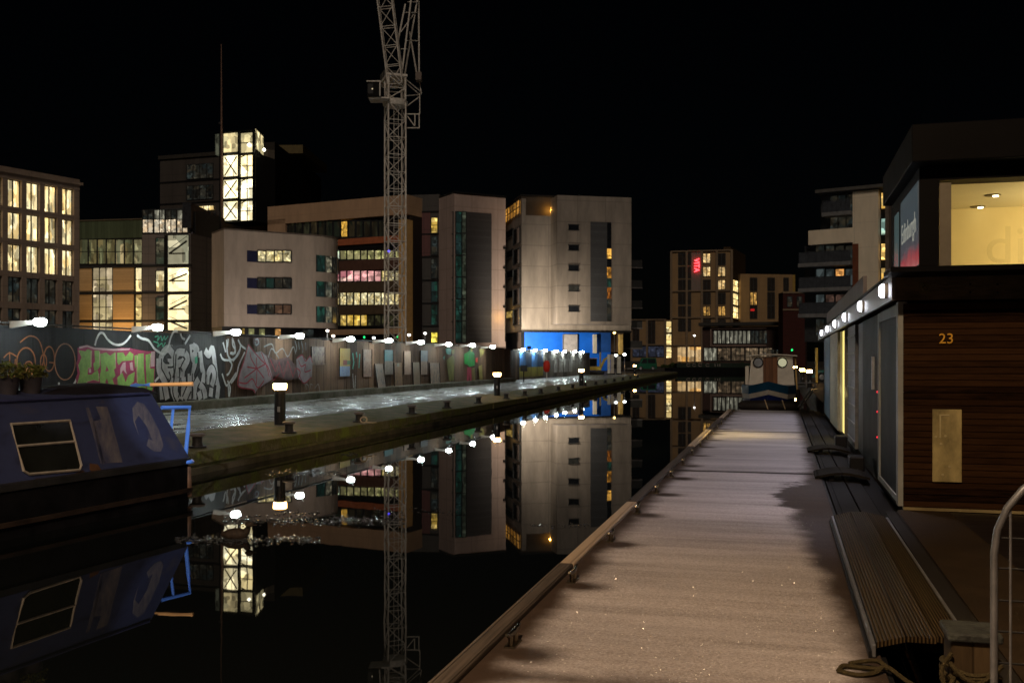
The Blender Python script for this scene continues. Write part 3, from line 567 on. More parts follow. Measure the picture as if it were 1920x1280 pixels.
# ------------------------------------------------------------------ jetty
def frost_mat():
    m, t, b = nodes('frosted_deck'); L = t.links.new
    c = N(t, 'ShaderNodeTexCoord'); sx = N(t, 'ShaderNodeSeparateXYZ'); L(c.outputs['Object'], sx.inputs[0]); r, s = sx.outputs[0], sx.outputs[1]
    def mth(op, a, b_=None, c_=None):
        n = N(t, 'ShaderNodeMath', operation=op)
        for i, q in enumerate((a, b_, c_)):
            if q is None: continue
            if isinstance(q, (int, float)): n.inputs[i].default_value = q
            else: L(q, n.inputs[i])
        return n.outputs[0]
    nz = N(t, 'ShaderNodeTexNoise', i_Scale=2.2, i_Detail=6, i_Roughness=.6); L(c.outputs['Object'], nz.inputs['Vector'])
    nzf = mth('MULTIPLY_ADD', nz.outputs[0], .5, -.25)
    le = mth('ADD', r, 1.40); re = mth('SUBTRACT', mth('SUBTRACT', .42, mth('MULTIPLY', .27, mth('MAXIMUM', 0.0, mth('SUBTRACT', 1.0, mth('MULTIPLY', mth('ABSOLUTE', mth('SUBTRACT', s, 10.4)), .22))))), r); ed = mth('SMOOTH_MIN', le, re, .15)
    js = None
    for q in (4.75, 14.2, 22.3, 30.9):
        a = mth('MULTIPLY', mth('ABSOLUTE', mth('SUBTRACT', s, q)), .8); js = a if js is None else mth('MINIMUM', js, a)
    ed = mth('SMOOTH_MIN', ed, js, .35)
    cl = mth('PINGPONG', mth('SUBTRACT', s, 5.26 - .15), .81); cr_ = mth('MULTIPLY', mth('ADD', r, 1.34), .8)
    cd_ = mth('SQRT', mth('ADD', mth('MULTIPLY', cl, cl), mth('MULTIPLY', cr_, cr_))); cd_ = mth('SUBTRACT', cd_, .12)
    # irregular patch by the houseboat door where the dark deck colour shows
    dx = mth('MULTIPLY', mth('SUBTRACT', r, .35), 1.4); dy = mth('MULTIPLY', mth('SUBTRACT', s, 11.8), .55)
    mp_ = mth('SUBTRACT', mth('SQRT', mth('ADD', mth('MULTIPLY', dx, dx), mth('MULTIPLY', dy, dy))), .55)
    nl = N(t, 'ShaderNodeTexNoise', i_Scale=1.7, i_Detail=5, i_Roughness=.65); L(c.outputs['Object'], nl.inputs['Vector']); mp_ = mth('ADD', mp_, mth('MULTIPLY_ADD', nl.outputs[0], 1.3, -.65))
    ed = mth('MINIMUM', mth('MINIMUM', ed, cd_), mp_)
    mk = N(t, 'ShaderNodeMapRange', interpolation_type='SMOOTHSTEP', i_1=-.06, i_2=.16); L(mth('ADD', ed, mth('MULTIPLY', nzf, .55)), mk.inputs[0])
    fn = N(t, 'ShaderNodeTexNoise', i_Scale=60, i_Detail=5, i_Roughness=.8); L(c.outputs['Object'], fn.inputs['Vector'])
    mp = N(t, 'ShaderNodeMapping'); mp.inputs['Scale'].default_value = (.5, 7, 1); L(c.outputs['Object'], mp.inputs[0])
    bn = N(t, 'ShaderNodeTexNoise', i_Scale=1.0, i_Detail=5); L(mp.outputs[0], bn.inputs['Vector'])
    fr = N(t, 'ShaderNodeValToRGB'); L(mth('ADD', mth('MULTIPLY', fn.outputs[0], .72), mth('MULTIPLY', bn.outputs[0], .28)), fr.inputs[0]); e = fr.color_ramp.elements
    e[0].position = .36; e[0].color = (.27, .235, .22, 1); e[1].position = .58; e[1].color = (.62, .57, .57, 1)
    wd = N(t, 'ShaderNodeValToRGB'); L(bn.outputs[0], wd.inputs[0]); wd.color_ramp.elements[0].color = (.022, .013, .008, 1); wd.color_ramp.elements[1].color = (.065, .04, .026, 1)
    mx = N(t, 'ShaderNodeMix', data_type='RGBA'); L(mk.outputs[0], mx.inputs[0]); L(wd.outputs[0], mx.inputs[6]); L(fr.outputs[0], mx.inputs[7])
    # melted cross bands
    mb2 = N(t, 'ShaderNodeMapping'); mb2.inputs['Scale'].default_value = (.35, 1.5, 1); L(c.outputs['Object'], mb2.inputs[0])
    b2 = N(t, 'ShaderNodeTexNoise', i_Scale=1.0, i_Detail=6, i_Roughness=.6); L(mb2.outputs[0], b2.inputs['Vector'])
    bc = N(t, 'ShaderNodeMapRange', i_1=.35, i_2=.62, i_3=.72, i_4=1.04); L(b2.outputs[0], bc.inputs[0])
    bm_ = N(t, 'ShaderNodeMix', data_type='RGBA', blend_type='MULTIPLY'); bm_.inputs[0].default_value = 1; L(fr.outputs[0], bm_.inputs[6]); L(bc.outputs[0], bm_.inputs[7])
    L(bm_.outputs[2], mx.inputs[7])
    # the dark joints between pontoons
    jt = None
    for q in (14.2, 22.3): a = mth('ABSOLUTE', mth('SUBTRACT', s, q)); jt = a if jt is None else mth('MINIMUM', jt, a)
    jm = N(t, 'ShaderNodeMapRange', i_1=.05, i_2=.09); L(jt, jm.inputs[0])
    m2 = N(t, 'ShaderNodeMix', data_type='RGBA'); L(jm.outputs[0], m2.inputs[0]); m2.inputs[6].default_value = (.02, .015, .012, 1); L(mx.outputs[2], m2.inputs[7])
    gl = N(t, 'ShaderNodeTexVoronoi', i_Scale=40); L(c.outputs['Object'], gl.inputs['Vector'])
    gs = N(t, 'ShaderNodeSeparateColor'); L(gl.outputs['Color'], gs.inputs[0])
    gm = mth('MULTIPLY', mth('MULTIPLY', mth('GREATER_THAN', gs.outputs[0], .93), mth('LESS_THAN', gl.outputs['Distance'], .22)), mk.outputs[0])  # frost glints painted as small white dots in the deck colour
    m3 = N(t, 'ShaderNodeMix', data_type='RGBA'); L(gm, m3.inputs[0]); L(m2.outputs[2], m3.inputs[6]); m3.inputs[7].default_value = (1, .97, .9, 1); L(m3.outputs[2], b.inputs['Base Color'])
    L(mth('SUBTRACT', .62, mth('MULTIPLY', gm, .45)), b.inputs['Roughness'])
    bp = N(t, 'ShaderNodeBump', i_Strength=.55, i_Distance=.012); L(fn.outputs[0], bp.inputs['Height'])
    bp2 = N(t, 'ShaderNodeBump', i_Strength=1.0, i_Distance=.01); L(mth('MULTIPLY', gs.outputs[1], gm), bp2.inputs['Height']); L(bp.outputs[0], bp2.inputs['Normal'])
    L(bp2.outputs[0], b.inputs['Normal'])
    return m
jet = jthing('jetty', 'long floating jetty with frosted deck and timber edge running away between canal and houseboat', 'jetty', 0, 0)
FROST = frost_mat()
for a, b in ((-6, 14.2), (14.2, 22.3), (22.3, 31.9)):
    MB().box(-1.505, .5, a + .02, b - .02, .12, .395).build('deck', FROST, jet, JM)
MB().box(-1.6, .46, -6, 31.9, -.3, .118).build('float', M('float_black', (.015, .015, .015), .6), jet, JM)
WOLD = boards('timber_weathered', (.1, .078, .06), .75, .08, 0, .6, .4, .8, (30, 1.2, 30)); WNEW = boards('timber_pale', (.34, .26, .18), .7, .22, 0, .3, .7, .4, (26, 1.2, 20))
WMID = boards('timber_damp', (.06, .05, .042), .7, .1, 0, .5, .5, .6, (30, 1.2, 30))
seg = [(-6, 3.9, WOLD), (3.9, 7.35, WOLD), (7.35, 10.75, WNEW), (10.75, 14.2, WMID), (14.2, 18, WOLD), (18, 22.3, WNEW), (22.3, 27, WOLD), (27, 31.9, WNEW)]
for i, (a, b, m) in enumerate(seg):
    dz = random.uniform(-.008, .008); MB().box(-1.625, -1.512, a + .008, b - .008, .2, .425 + dz).build('edge_timber', m, jet, JM, bevel=.012)
CLT = M('cleat_metal', (.2, .17, .12), .3, .5, (9, 9, 9), metal=1)
gm_ = MB(); rn = random.Random(11); LP = Vector((-1.1, -.5, 8.0)); CP = JM.inverted() @ Vector((0, 0, H))  # tiny mirror facets, tilted between lamp and camera so the frost glints
for i in range(1100):
    s_ = 4.8 + 9.5 * rn.random() ** 1.6; r_ = rn.uniform(-1.25, .3); p = Vector((r_, s_, .3985))
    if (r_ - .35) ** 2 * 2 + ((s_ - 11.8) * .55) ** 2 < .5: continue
    hv = ((LP - p).normalized() + (CP - p).normalized()).normalized(); nv = (hv + Vector((rn.gauss(0, .2), rn.gauss(0, .2), rn.gauss(0, .2)))).normalized()
    a = nv.cross(Vector((rn.uniform(-1, 1), rn.uniform(-1, 1), .3))).normalized(); b_ = nv.cross(a); k = rn.uniform(.0008, .0019) * (s_ / 6) ** .5
    gm_.add([p + a * k, p + b_ * k, p - a * k, p - b_ * k], [(0, 1, 2, 3)])
GLINT = M('glint_mirror', (.9, .88, .84), .3, .05, metal=1)
tag(gm_.build('frost_glint_facets', GLINT, None, JM), kind='stuff')
s = 5.26
while s < 31.5:
    if s > 3:
        mb = MB(); x = -1.42; z = .397
        for dy in (-.05, .05): mb.tube([(x, s + dy, z), (x, s + dy, z + .06)], .014, 8)
        mb.tube([(x, s - .13, z + .085), (x, s - .09, z + .07), (x, s, z + .066), (x, s + .09, z + .07), (x, s + .13, z + .085)], [.009, .014, .017, .014, .009], 8)
        mb.box(x - .03, x + .03, s - .08, s + .08, z, z + .008)
        mb.build('cleat', CLT, jet, JM, smooth=True)
    s += 1.62
MB().box(.505, .53, -6, 31.9, .1, .385).build('rubbing_strip', BLK, jet, JM)

# ------------------------------------------------------------------ walkway, ramp, steps beside the houseboat
WK = boards('walkway_board', (.014, .011, .007), .7, .3, 0, .5, .4, .5, (20, 1.5, 20)); WKD = boards('walkway_dark', (.014, .012, .01), .6, .2, 0, .5, .5, .5, (20, 1.5, 20))
wlk = jthing('walkway', 'dark plank walkway between the frosted jetty and the houseboat wall', 'walkway', .8, 18)
MB().box(.55, .78, 9.9, 33, .1, .375).build('plank', WKD, wlk, JM); MB().box(.80, .98, 9.9, 33, .1, .365).build('plank', WKD, wlk, JM); MB().box(1.0, 1.16, 9.9, 33, .05, .33).build('plank', WKD, wlk, JM)
fd = jthing('houseboat_deck', 'brown and dark deck in front of the planked wall with the number 23', 'deck', 2.5, 7)
MB().prism([(.97, 3.9), (1.08, 3.9), (1.12, 10.6), (1.0, 10.6)], .1, .44).build('edge_beam', WKD, fd, JM)
MB().prism([(1.09, 2.5), (1.75, 2.5), (1.62, 10.8), (1.13, 10.8)], .1, .43).build('brown_mat', M('brown_mat', (.04, .025, .012), .75, .35, (3, 3, 3), .6, bsc=(30, 30, 30)), fd, JM)
MB().prism([(1.76, 2.5), (6.3, 2.5), (6.3, 10.8), (1.63, 10.8)], .1, .42).build('dark_boards', boards('deck_dark', (.014, .012, .012), .35, .22, 1, .5, .4, .4, (2, 20, 20), .5), fd, JM)
RIB = boards('ribbed_board', (.07, .046, .02), .6, .0185, 0, .35, .18, 1.0, (40, 1.2, 40), jw=.34)
ramp = jthing('boarding_ramp', 'low ribbed timber boarding ramp with silver edge strip on the jetty', 'ramp', .7, 7.6, .39)
def plank(r0, z0, r1, z1, s0, s1, m, nm, th=.03): return MB().hexa([(r0, s0, z0 - th), (r1, s0, z1 - th), (r1, s1, z1 - th), (r0, s1, z0 - th), (r0, s0, z0), (r1, s0, z1), (r1, s1, z1), (r0, s1, z0)]).build(nm, m, ramp, JM)
plank(.478, .475, .618, .515, 5.53, 9.95, RIB, 'board'); plank(.626, .517, .77, .517, 5.53, 9.95, RIB, 'board'); plank(.778, .515, .93, .485, 5.58, 9.95, RIB, 'board')
MB().box(.455, .474, 5.51, 9.97, .40, .468).build('edge_strip', STEEL, ramp, JM, bevel=.004); MB().box(.437, .452, 5.51, 9.97, .397, .43).build('edge_strip', BLK, ramp, JM)
MB().box(.936, .955, 5.65, 9.9, .4, .482).build('edge_strip', STEEL, ramp, JM)
mb = MB()
for s in (5.68, 7, 8.5, 9.8): MB().box(.49, .92, s, s + .06, .40, .48).build('bearer', WKD, ramp, JM)
for (s, lbl) in ((13.6, 'small humped black step on the walkway, nearer of two'), (17.4, 'small humped black step on the walkway, farther one by the yellow light')):
    st = jthing('boarding_step', lbl, 'step', .75, s, .38, 'humped steps on the walkway')
    mb = MB(); n = 8
    for i in range(n):
        a0, a1 = i / n, (i + 1) / n; r0, r1 = .42 + a0 * .68, .42 + a1 * .68; z0, z1 = .4 + .06 * math.sin(math.pi * a0), .4 + .06 * math.sin(math.pi * a1)
        mb.hexa([(r0, s, z0), (r1, s, z1), (r1, s + .75, z1), (r0, s + .75, z0), (r0, s, z0 + .03), (r1, s, z1 + .03), (r1, s + .75, z1 + .03), (r0, s + .75, z0 + .03)])
    mb.build('tread', WK, st, JM); MB().box(.6, .66, s + .1, s + .65, .376, .47).build('bearer', BLK, st, JM)
    MB().box(.9, 1.1, s + .9, s + 1.25, .37, .62).build('block', BLK, st, JM, bevel=.02)
# mooring post with rope
post = jthing('mooring_post', 'square timber mooring post wrapped in rope at the end of the ramp', 'mooring post', .79, 4.75)
PW = boards('post_timber', (.06, .04, .02), .75, .11, 0, .5, .5, .5, (14, 14, 1.5))
MB().box(.70, .89, 4.62, 4.82, -.3, .745).build('shaft', PW, post, JM, bevel=.012)
MB().box(.685, .905, 4.60, 4.84, .747, .785).build('cap', M('cap_frosted', (.05, .055, .048), .6, .6, (14, 14, 14), .5, col2=(.02, .02, .02)), post, JM, bevel=.01)
ROPE = M('rope_tan', (.075, .058, .026), .9, .4, (60, 60, 60), .8)
def rope(lines, label, r=.011):
    mb = MB()
    for p in lines: mb.tube(spline3(p), r, 6)
    return tag(mb.build('rope', ROPE, None, JM, smooth=True), label, 'rope')
def spline3(pts, k=7):
    out = []; n = len(pts)
    for i in range(n - 1):
        p0, p1, p2, p3 = (Vector(pts[max(i - 1, 0)]), Vector(pts[i]), Vector(pts[i + 1]), Vector(pts[min(i + 2, n - 1)]))
        for j in range(k):
            t = j / k; out.append(.5 * ((2 * p1) + (p2 - p0) * t + (2 * p0 - 5 * p1 + 4 * p2 - p3) * t * t + (3 * p1 - p0 - 3 * p2 + p3) * t ** 3))
    return out + [Vector(pts[-1])]
q = [[]]
coil = []
for i in range(29):
    a = i / 7 * 6.283; coil.append((.795 + .118 * math.cos(a) * 1.0, 4.72 + .122 * math.sin(a), .64 - i * .004 + .012 * math.sin(i * 2.1)))
rope([coil, [(.69, 4.61, .66), (.75, 4.58, .6), (.86, 4.59, .55), (.93, 4.62, .5)], [(.69, 4.62, .6), (.78, 4.59, .53), (.9, 4.58, .47)], [(.9, 4.6, .66), (.8, 4.585, .58), (.71, 4.6, .62)], [(.9, 4.58, .47), (.87, 4.57, .4), (.9, 4.56, .3)], [(.70, 4.6, .7), (.66, 4.6, .62), (.68, 4.58, .55), (.71, 4.6, .6)]], 'tan rope wound round the square timber post', .010)
rope([[(.27, 5.2, .408), (.36, 5.15, .41), (.44, 5.2, .41), (.5, 5.25, .43), (.6, 5.1, .4), (.72, 4.9, .42), (.86, 4.7, .42), (1.1, 4.5, .45)], [(.27, 5.2, .408), (.3, 5.27, .415), (.38, 5.28, .41), (.47, 5.24, .42)], [(.33, 5.33, .41), (.41, 5.36, .42), (.47, 5.3, .44), (.51, 5.24, .42)]], 'thin rope with a loose loop lying across the jetty edge', .012)
tray = jthing('frosted_plank', 'frosted dark plank lying between jetty and mooring post', 'plank', .62, 4.5, .3)
MB().box(.52, .66, 3.2, 5.2, .3, .37).build('board', M('frosted_black', (.06, .065, .065), .5, .8, (25, 25, 25), .8, col2=(.015, .015, .015)), tray, JM)
mb = MB()
for i in range(5): MB().box(.675, .83, 4.0 + i * .22, 4.12 + i * .22, .3, .345).build('slat', M('frosted_slat', (.24, .22, .27), .5, .6, (18, 18, 18), .5), tray, JM)
# gate at the right edge
gate = jthing('metal_gate', 'silver tubular gate with a rounded corner and wire grid at the right edge', 'gate', 1.2, 4.0, .4)
gs = 4.0
g0 = Jr(1864, gs); zt = 1.58; rad = .34
pts = [(g0, gs, .1), (g0, gs, zt - rad)] + [(g0 + rad - rad * math.cos(R(a)), gs, zt - rad + rad * math.sin(R(a))) for a in (15, 30, 45, 60, 75, 90)] + [(g0 + 1.3, gs, zt)]
MB().tube(pts, .0135, 10).build('outer_tube', STEEL, gate, JM, smooth=True)
mb = MB(); 
for i in range(1, 14):
    u = .055 * i; zz = zt - rad + math.sqrt(max(0, rad ** 2 - (rad - min(u, rad)) ** 2)); mb.tube([(g0 + u, gs, .15), (g0 + u, gs, zz)], .0045, 6)
mb.build('upright_wires', STEEL, gate, JM)
mb = MB()
for py in (1008, 1065, 1125, 1183, 1242, 1305):
    z = Jz(py, g0, gs); mb.tube([(g0, gs + .008, z), (g0 + 1.2, gs + .008, z)], .004, 6)
mb.build('cross_wires', BLK, gate, JM)

# ------------------------------------------------------------------ houseboat number 23
uw = M('upper_black', (.004, .004, .0045), .5, .3, spec=.04)
hb = jthing('houseboat', 'two storey houseboat with dark planked end wall, number 23 and lit upper window', 'houseboat', 3.5, 20, 0)
WALLW = M('wall_core', (.03, .02, .014), .8)
MB().box(1.24, 6.2, 10.98, 32, .0, 2.55).build('body', WALLW, hb, JM)
MB().box(1.1, 6.3, 10.7, 32.2, -.3, .3).build('pontoon_hull', M('hull_black', (.012, .012, .012), .6), hb, JM)
PLK = boards('plank_wall', (.026, .012, .005), .6, .1295, 2, .75, .2, .4, (2.2, 20, 26), .02)
mb = MB(); z = .458
while z < 2.53:
    z1 = min(z + .1255, 2.55)
    mb.hexa([(1.2, 10.872, z), (6.2, 10.872, z), (6.2, 10.99, z), (1.2, 10.99, z), (1.2, 10.886, z1), (6.2, 10.886, z1), (6.2, 10.99, z1), (1.2, 10.99, z1)]); z += .1295
mb.build('plank_wall', PLK, hb, JM)
MB().box(1.2, 6.2, 10.88, 10.985, .42, .45).build('bottom_trim', M('brass_trim', (.3, .24, .12), .5, .4), hb, JM)
fs = Jz(517, 1.12, 10.83); fb = Jz(563, 1.12, 10.83)
RUST = M('rusted_steel', (.15, .115, .075), .6, .6, (3, 8, 8), .4, col2=(.05, .038, .028))
MB().box(1.12, 6.3, 10.80, 10.86, fb, fs).build('front_fascia', RUST, hb, JM)
SIDF = M('side_fascia_zinc', (.24, .24, .25), .38, .4, (3, 1, 3), .15, metal=.6)
MB().box(1.08, 1.115, 10.80, 32.3, fb, fs).build('side_fascia', SIDF, hb, JM)
MB().box(1.06, 6.3, 10.78, 32.3, fs + .003, fs + .03).build('deck_edge', uw, hb, JM)
MB().box(1.12, 6.3, 10.865, 32.2, fb + .05, fs).build('upper_deck', WALLW, hb, JM)
mb = MB()
for px, py in ((1733, 541),):
    r = Jr(px, 10.8); z = Jz(py, r, 10.8); mb.box(r - .045, r + .045, 10.775, 10.803, z - .05, z + .05); mb.lathe([(.02, 10.76), (.03, 10.777)], (r, 0, z), 10, 'y')
mb.build('cable_box', M('ochre_box', (.2, .16, .07), .6, .4), hb, JM)
mb = MB()
for px in (1819, 1870):
    for py in (533, 548): r = Jr(px, 10.8); MB().lathe([(.012, 10.79), (.012, 10.802)], (r, 0, Jz(py, r, 10.8)), 8, 'y').build('bolt', BLK, hb, JM)
# side wall bays (seen sharply from the side): (s0, s1, material, proud)
BLIND = M('blind_grey', (.2, .21, .22), .5, .3, (3, 1, 9)); FRW = M('side_frame_white', (.3, .31, .29), .5, .25, spec=.05)
ZB, ZT = .455, fb - .01
def bay(name, s0, s1, m, r0=1.16, r1=1.24, z0=ZB, z1=ZT): return MB().box(r0, r1, s0, s1, z0, z1).build(name, m, hb, JM)
bay('corner_post', 10.9, 11.08, FRW, 1.15)
DGR = M('door_slate', (.014, .016, .016), .5, .3, spec=.03)
d1 = bay('door', 11.1, 13.15, DGR, 1.185)
mb = MB(); mb.box(1.165, 1.19, 13.15, 13.32, ZB, ZT - .02); mb.box(1.168, 1.19, 11.08, 13.15, ZT - .13, ZT - .02); mb.box(1.168, 1.19, 11.08, 13.15, ZB, ZB + .06); mb.build('frame', FRW, d1, JM)
d2 = bay('door', 13.4, 16.4, M('door_dark', (.012, .012, .01), .5, .4, spec=.03), 1.215)
MB().box(1.18, 1.22, 14.35, 14.42, 1.55, 2.0).build('handle', STEEL, d2, JM)
bay('dark_recess', 16.5, 17.6, BLK, 1.235, 1.245)
bl1 = bay('blind', 17.7, 19.6, BLIND, 1.19)
mb = MB()
for k in range(7): mb.box(1.175, 1.192, 17.68, 19.65, ZB + .1 + k * .3, ZB + .125 + k * .3)
mb.build('slat', FRW, bl1, JM)
YW = glow('yellow_window', (1, .78, .22), 1.1)
wy = bay('lit_window', 20.5, 21.9, YW, 1.225, 1.235); mb = MB(); mb.box(1.18, 1.24, 20.4, 20.5, ZB, ZT); mb.box(1.18, 1.24, 21.9, 22.0, ZB, ZT); mb.build('frame', FRW, wy, JM)
al = bpy.data.lights.new('window_light', 'AREA'); al.shape = 'RECTANGLE'; al.size = 1.3; al.size_y = 1.9; al.energy = 42; al.color = (1, .74, .28); al.spread = R(70)
ao = bpy.data.objects.new('window_light', al); COL.objects.link(ao); ao.parent = wy
ao.matrix_local = root_m(hb).inverted() @ JM @ Matrix.Translation((1.17, 21.2, 1.5)) @ Matrix.Rotation(R(75), 4, 'Y')
bay('white_panel', 22.2, 25.6, M('cream_panel', (.5, .47, .3), .5, .25, (2, 2, 8)), 1.14)
bay('blue_panel', 26.4, 29.8, M('blue_cladding', (.12, .22, .3), .5, .4), 1.17)
mb = MB()
for z in (.98, 1.3, 1.55): MB().lathe([(.004, -.014), (.011, 0), (.004, .014)], (1.16, 13.33, z), 8).build('red_fairy_light', glow('red_bulb', (1, .03, .05), 1.6), hb, JM)
# lamps on the side fascia
LW = glow('fascia_lens', (.92, .93, 1), 10, True)
for px in (1652, 1611, 1582, 1564, 1550, 1539.5):
    s = Js(px, 1.02); z = (fs + fb) / 2
    if s > 33 or s < 0: continue
    lp = MB().lathe([(.035, 1.085), (.08, 1.08), (.085, 1.05), (.07, 1.045)], (0, 0, 0), 14, 'x'); lp.v = [Vector((v.x, v.y + s, v.z + z)) for v in lp.v]
    base = lp.build('lamp', M('lamp_bezel', (.5, .5, .5), .4), hb, JM, smooth=True)
    ln = MB().lathe([(.075, 1.046), (.072, 1.02), (.05, 1.0), (.01, .995)], (0, 0, 0), 14, 'x'); ln.v = [Vector((v.x, v.y + s, v.z + z)) for v in ln.v]
    ln.build('lens', LW, base, JM, smooth=True)
    l = bpy.data.lights.new('lamp_beam', 'SPOT'); l.energy = 85; l.color = (.84, .82, 1); l.shadow_soft_size = .05; l.spot_size = R(125); l.spot_blend = .8
    o = bpy.data.objects.new('beam', l); COL.objects.link(o); o.parent = base; o.matrix_local = root_m(hb).inverted() @ JM @ Matrix.Translation((.9, s, z - .03)) @ Matrix.Rotation(R(33), 4, 'Y')
# number and plate on the planked wall
GOLD = M('gold_numeral', (.8, .42, .05), .4, .3, (20, 20, 20))
def FJ(r, s, z): return JM @ Matrix.Translation((r, s, z)) @ Matrix.Rotation(R(90), 4, 'X')
text('23', .145, GOLD, hb, FJ(Jr(1774, 10.87), 10.864, Jz(635.5, 1.6, 10.87)), 'house_number', .006)
pr0, pr1 = Jr(1748, 10.87), Jr(1803, 10.87); pz1, pz0 = Jz(767, 1.6, 10.87), Jz(903, 1.6, 10.87)
PLT = M('scuffed_brass', (.42, .34, .15), .5, .5, (5, 5, 3), .1, col2=(.2, .165, .075))
pl = MB().box(pr0, pr1, 10.855, 10.868, pz0, pz1).build('meter_plate', PLT, hb, JM, bevel=.004)
mb = MB(); cx = pr0 + .1; mb.box(cx - .035, cx - .02, 10.848, 10.856, pz1 - .29, pz1 - .06); mb.box(cx - .035, cx + .06, 10.848, 10.856, pz1 - .065, pz1 - .05)
for a, b in ((.02, -.28), (.075, -.27), (.05, -.35), (.1, -.58), (.06, -.66)): mb.lathe([(.012, 10.85), (.014, 10.856)], (pr0 + a * 1.6, 0, pz1 + b), 8, 'y')
mb.build('hasp', M('hasp_metal', (.45, .38, .2), .45, .3), pl, JM)
# upper storey
US = 10.14; UB = fs + .034
wz0, wz1 = 2.83, 3.63; wr0 = Jr(1761, US)
MB().box(1.26, wr0, US, US + .3, UB, 3.95).build('front_wall', uw, hb, JM)
MB().box(wr0, 6.2, US, US + .3, wz1 + .02, 3.95).build('front_wall', uw, hb, JM)
MB().box(wr0, 6.2, US, US + .3, UB - .06, wz0 - .002).build('front_wall', uw, hb, JM)
MB().box(1.0, 6.3, US - .02, 10.79, fs - .02, fs + .03).build('cantilever_floor', uw, hb, JM)
ROOFM = M('roof_fascia', (.0045, .0045, .005), .55, .4, spec=.04)
MB().box(1.16, 6.4, 9.85, 12.6, 3.78, 4.13).build('roof', ROOFM, hb, JM, bevel=.01)
bl2 = MB().box(wr0 + .01, Jr(1785, US), US + .04, US + .06, wz0, wz1).build('side_blind', M('grey_blind', (.2, .18, .14), .6, .3), hb, JM)
CREAM = M('room_cream', (.72, .6, .3), .7, .12, (.8, .8, .8))
rm = MB(); rm.box(1.36, 6.1, 12.48, 12.53, UB, 3.74); rm.build('room_wall', CREAM, hb, JM)
MB().box(1.36, 6.1, US + .3, 12.48, 3.70, 3.76).build('room_ceiling', M('ceiling_cream', (.74, .66, .4), .7, .08, (.8, .8, .8)), hb, JM)
MB().box(1.36, 6.1, US + .3, 12.48, UB - .05, UB - .01).build('room_floor', M('room_floor', (.3, .18, .08), .5), hb, JM)
MB().box(1.345, 1.375, US + .3, 12.48, UB, 3.7).build('room_wall', CREAM, hb, JM)
for px, d in ((1861, 10.55), (1833, 11.35)):
    x = T(px) * d; rr = x * CJ - d * SJ; ss = x * SJ + d * CJ
    dl = MB().lathe([(.075, 3.69), (.085, 3.699)], (rr, ss, 0), 16).build('downlight', M('downlight_trim', (.12, .09, .03), .5), hb, JM)
    MB().lathe([(.03, 3.68), (.03, 3.689)], (rr + .03, ss, 0), 12).build('bulb', glow('downlight_bulb', (1, .85, .5), 12), dl, JM)
l = bpy.data.lights.new('room_light', 'POINT'); l.energy = 175; l.color = (1, .78, .42); l.shadow_soft_size = .5
o = bpy.data.objects.new('room_light', l); COL.objects.link(o); o.parent = dl; o.matrix_local = root_m(hb).inverted() @ JM @ Matrix.Translation((3.4, 11.3, 2.95))
def lettermat():
    m, t, b = nodes('pane_lettering'); b.inputs['Base Color'].default_value = (.25, .2, .1, 1)
    tr = N(t, 'ShaderNodeBsdfTransparent'); mx = N(t, 'ShaderNodeMixShader', i_0=.055); t.links.new(tr.outputs[0], mx.inputs[1]); t.links.new(b.outputs[0], mx.inputs[2])
    t.links.new(mx.outputs[0], t.nodes['Material Output'].inputs[0]); return m
gm, gt, gb = nodes('window_glass'); gb.inputs['Base Color'].default_value = (1, 1, 1, 1); gb.inputs['Roughness'].default_value = 0
tr = N(gt, 'ShaderNodeBsdfTransparent'); gg = N(gt, 'ShaderNodeBsdfGlossy'); gg.inputs['Roughness'].default_value = .03; mxs = N(gt, 'ShaderNodeMixShader', i_0=.06)
gt.links.new(tr.outputs[0], mxs.inputs[1]); gt.links.new(gg.outputs[0], mxs.inputs[2]); gt.links.new(mxs.outputs[0], gt.nodes['Material Output'].inputs[0])
pn = MB().box(wr0, 6.2, US + .01, US + .016, wz0, wz1).build('lit_pane', gm, hb, JM)
text('dining', .5, lettermat(), pn, FJ(Jr(1846, US), US + .02, Jz(463, 1.9, US)), 'pane_lettering', .001, 'LEFT')
# poster window on the upper side
def poster_mat():
    m, t, b = nodes('backlit_poster'); L = t.links.new
    c = N(t, 'ShaderNodeTexCoord'); sx = N(t, 'ShaderNodeSeparateXYZ'); L(c.outputs['Object'], sx.inputs[0])
    n = N(t, 'ShaderNodeTexNoise', i_Scale=4.0, i_Detail=4); L(c.outputs['Object'], n.inputs['Vector'])
    a = N(t, 'ShaderNodeMath', operation='MULTIPLY_ADD', i_1=.35); L(n.outputs[0], a.inputs[0]); L(sx.outputs[2], a.inputs[2])
    cr = N(t, 'ShaderNodeValToRGB'); mr = N(t, 'ShaderNodeMapRange', i_1=2.95, i_2=3.95); L(a.outputs[0], mr.inputs[0]); L(mr.outputs[0], cr.inputs[0]); e = cr.color_ramp.elements
    e[0].position = .05; e[0].color = (.6, .2, .18, 1); e[1].position = .9; e[1].color = (.045, .07, .085, 1)
    for p, k in ((.2, (.45, .03, .05, 1)), (.3, (.06, .06, .08, 1)), (.5, (.028, .05, .07, 1))): x = e.new(p); x.color = k
    L(cr.outputs[0], b.inputs['Emission Color']); b.inputs['Emission Strength'].default_value = .55; b.inputs['Base Color'].default_value = (.02, .02, .02, 1)
    m.cycles.emission_sampling = 'NONE'; return m
sa, sb = Js(1723, 1.26), Js(1690, 1.26)
po = MB().box(1.252, 1.26, sa, sb, UB + .02, 3.66).build('poster_window', poster_mat(), hb, JM)
text('Edinburgh', .3, glow('poster_text', (.5, .5, .42), .5), po, JM @ Matrix.Translation((1.248, (sa + sb) / 2, 3.28)) @ Matrix.Rotation(R(-90), 4, 'Z') @ Matrix.Rotation(R(90), 4, 'X'), 'poster_lettering', .001)
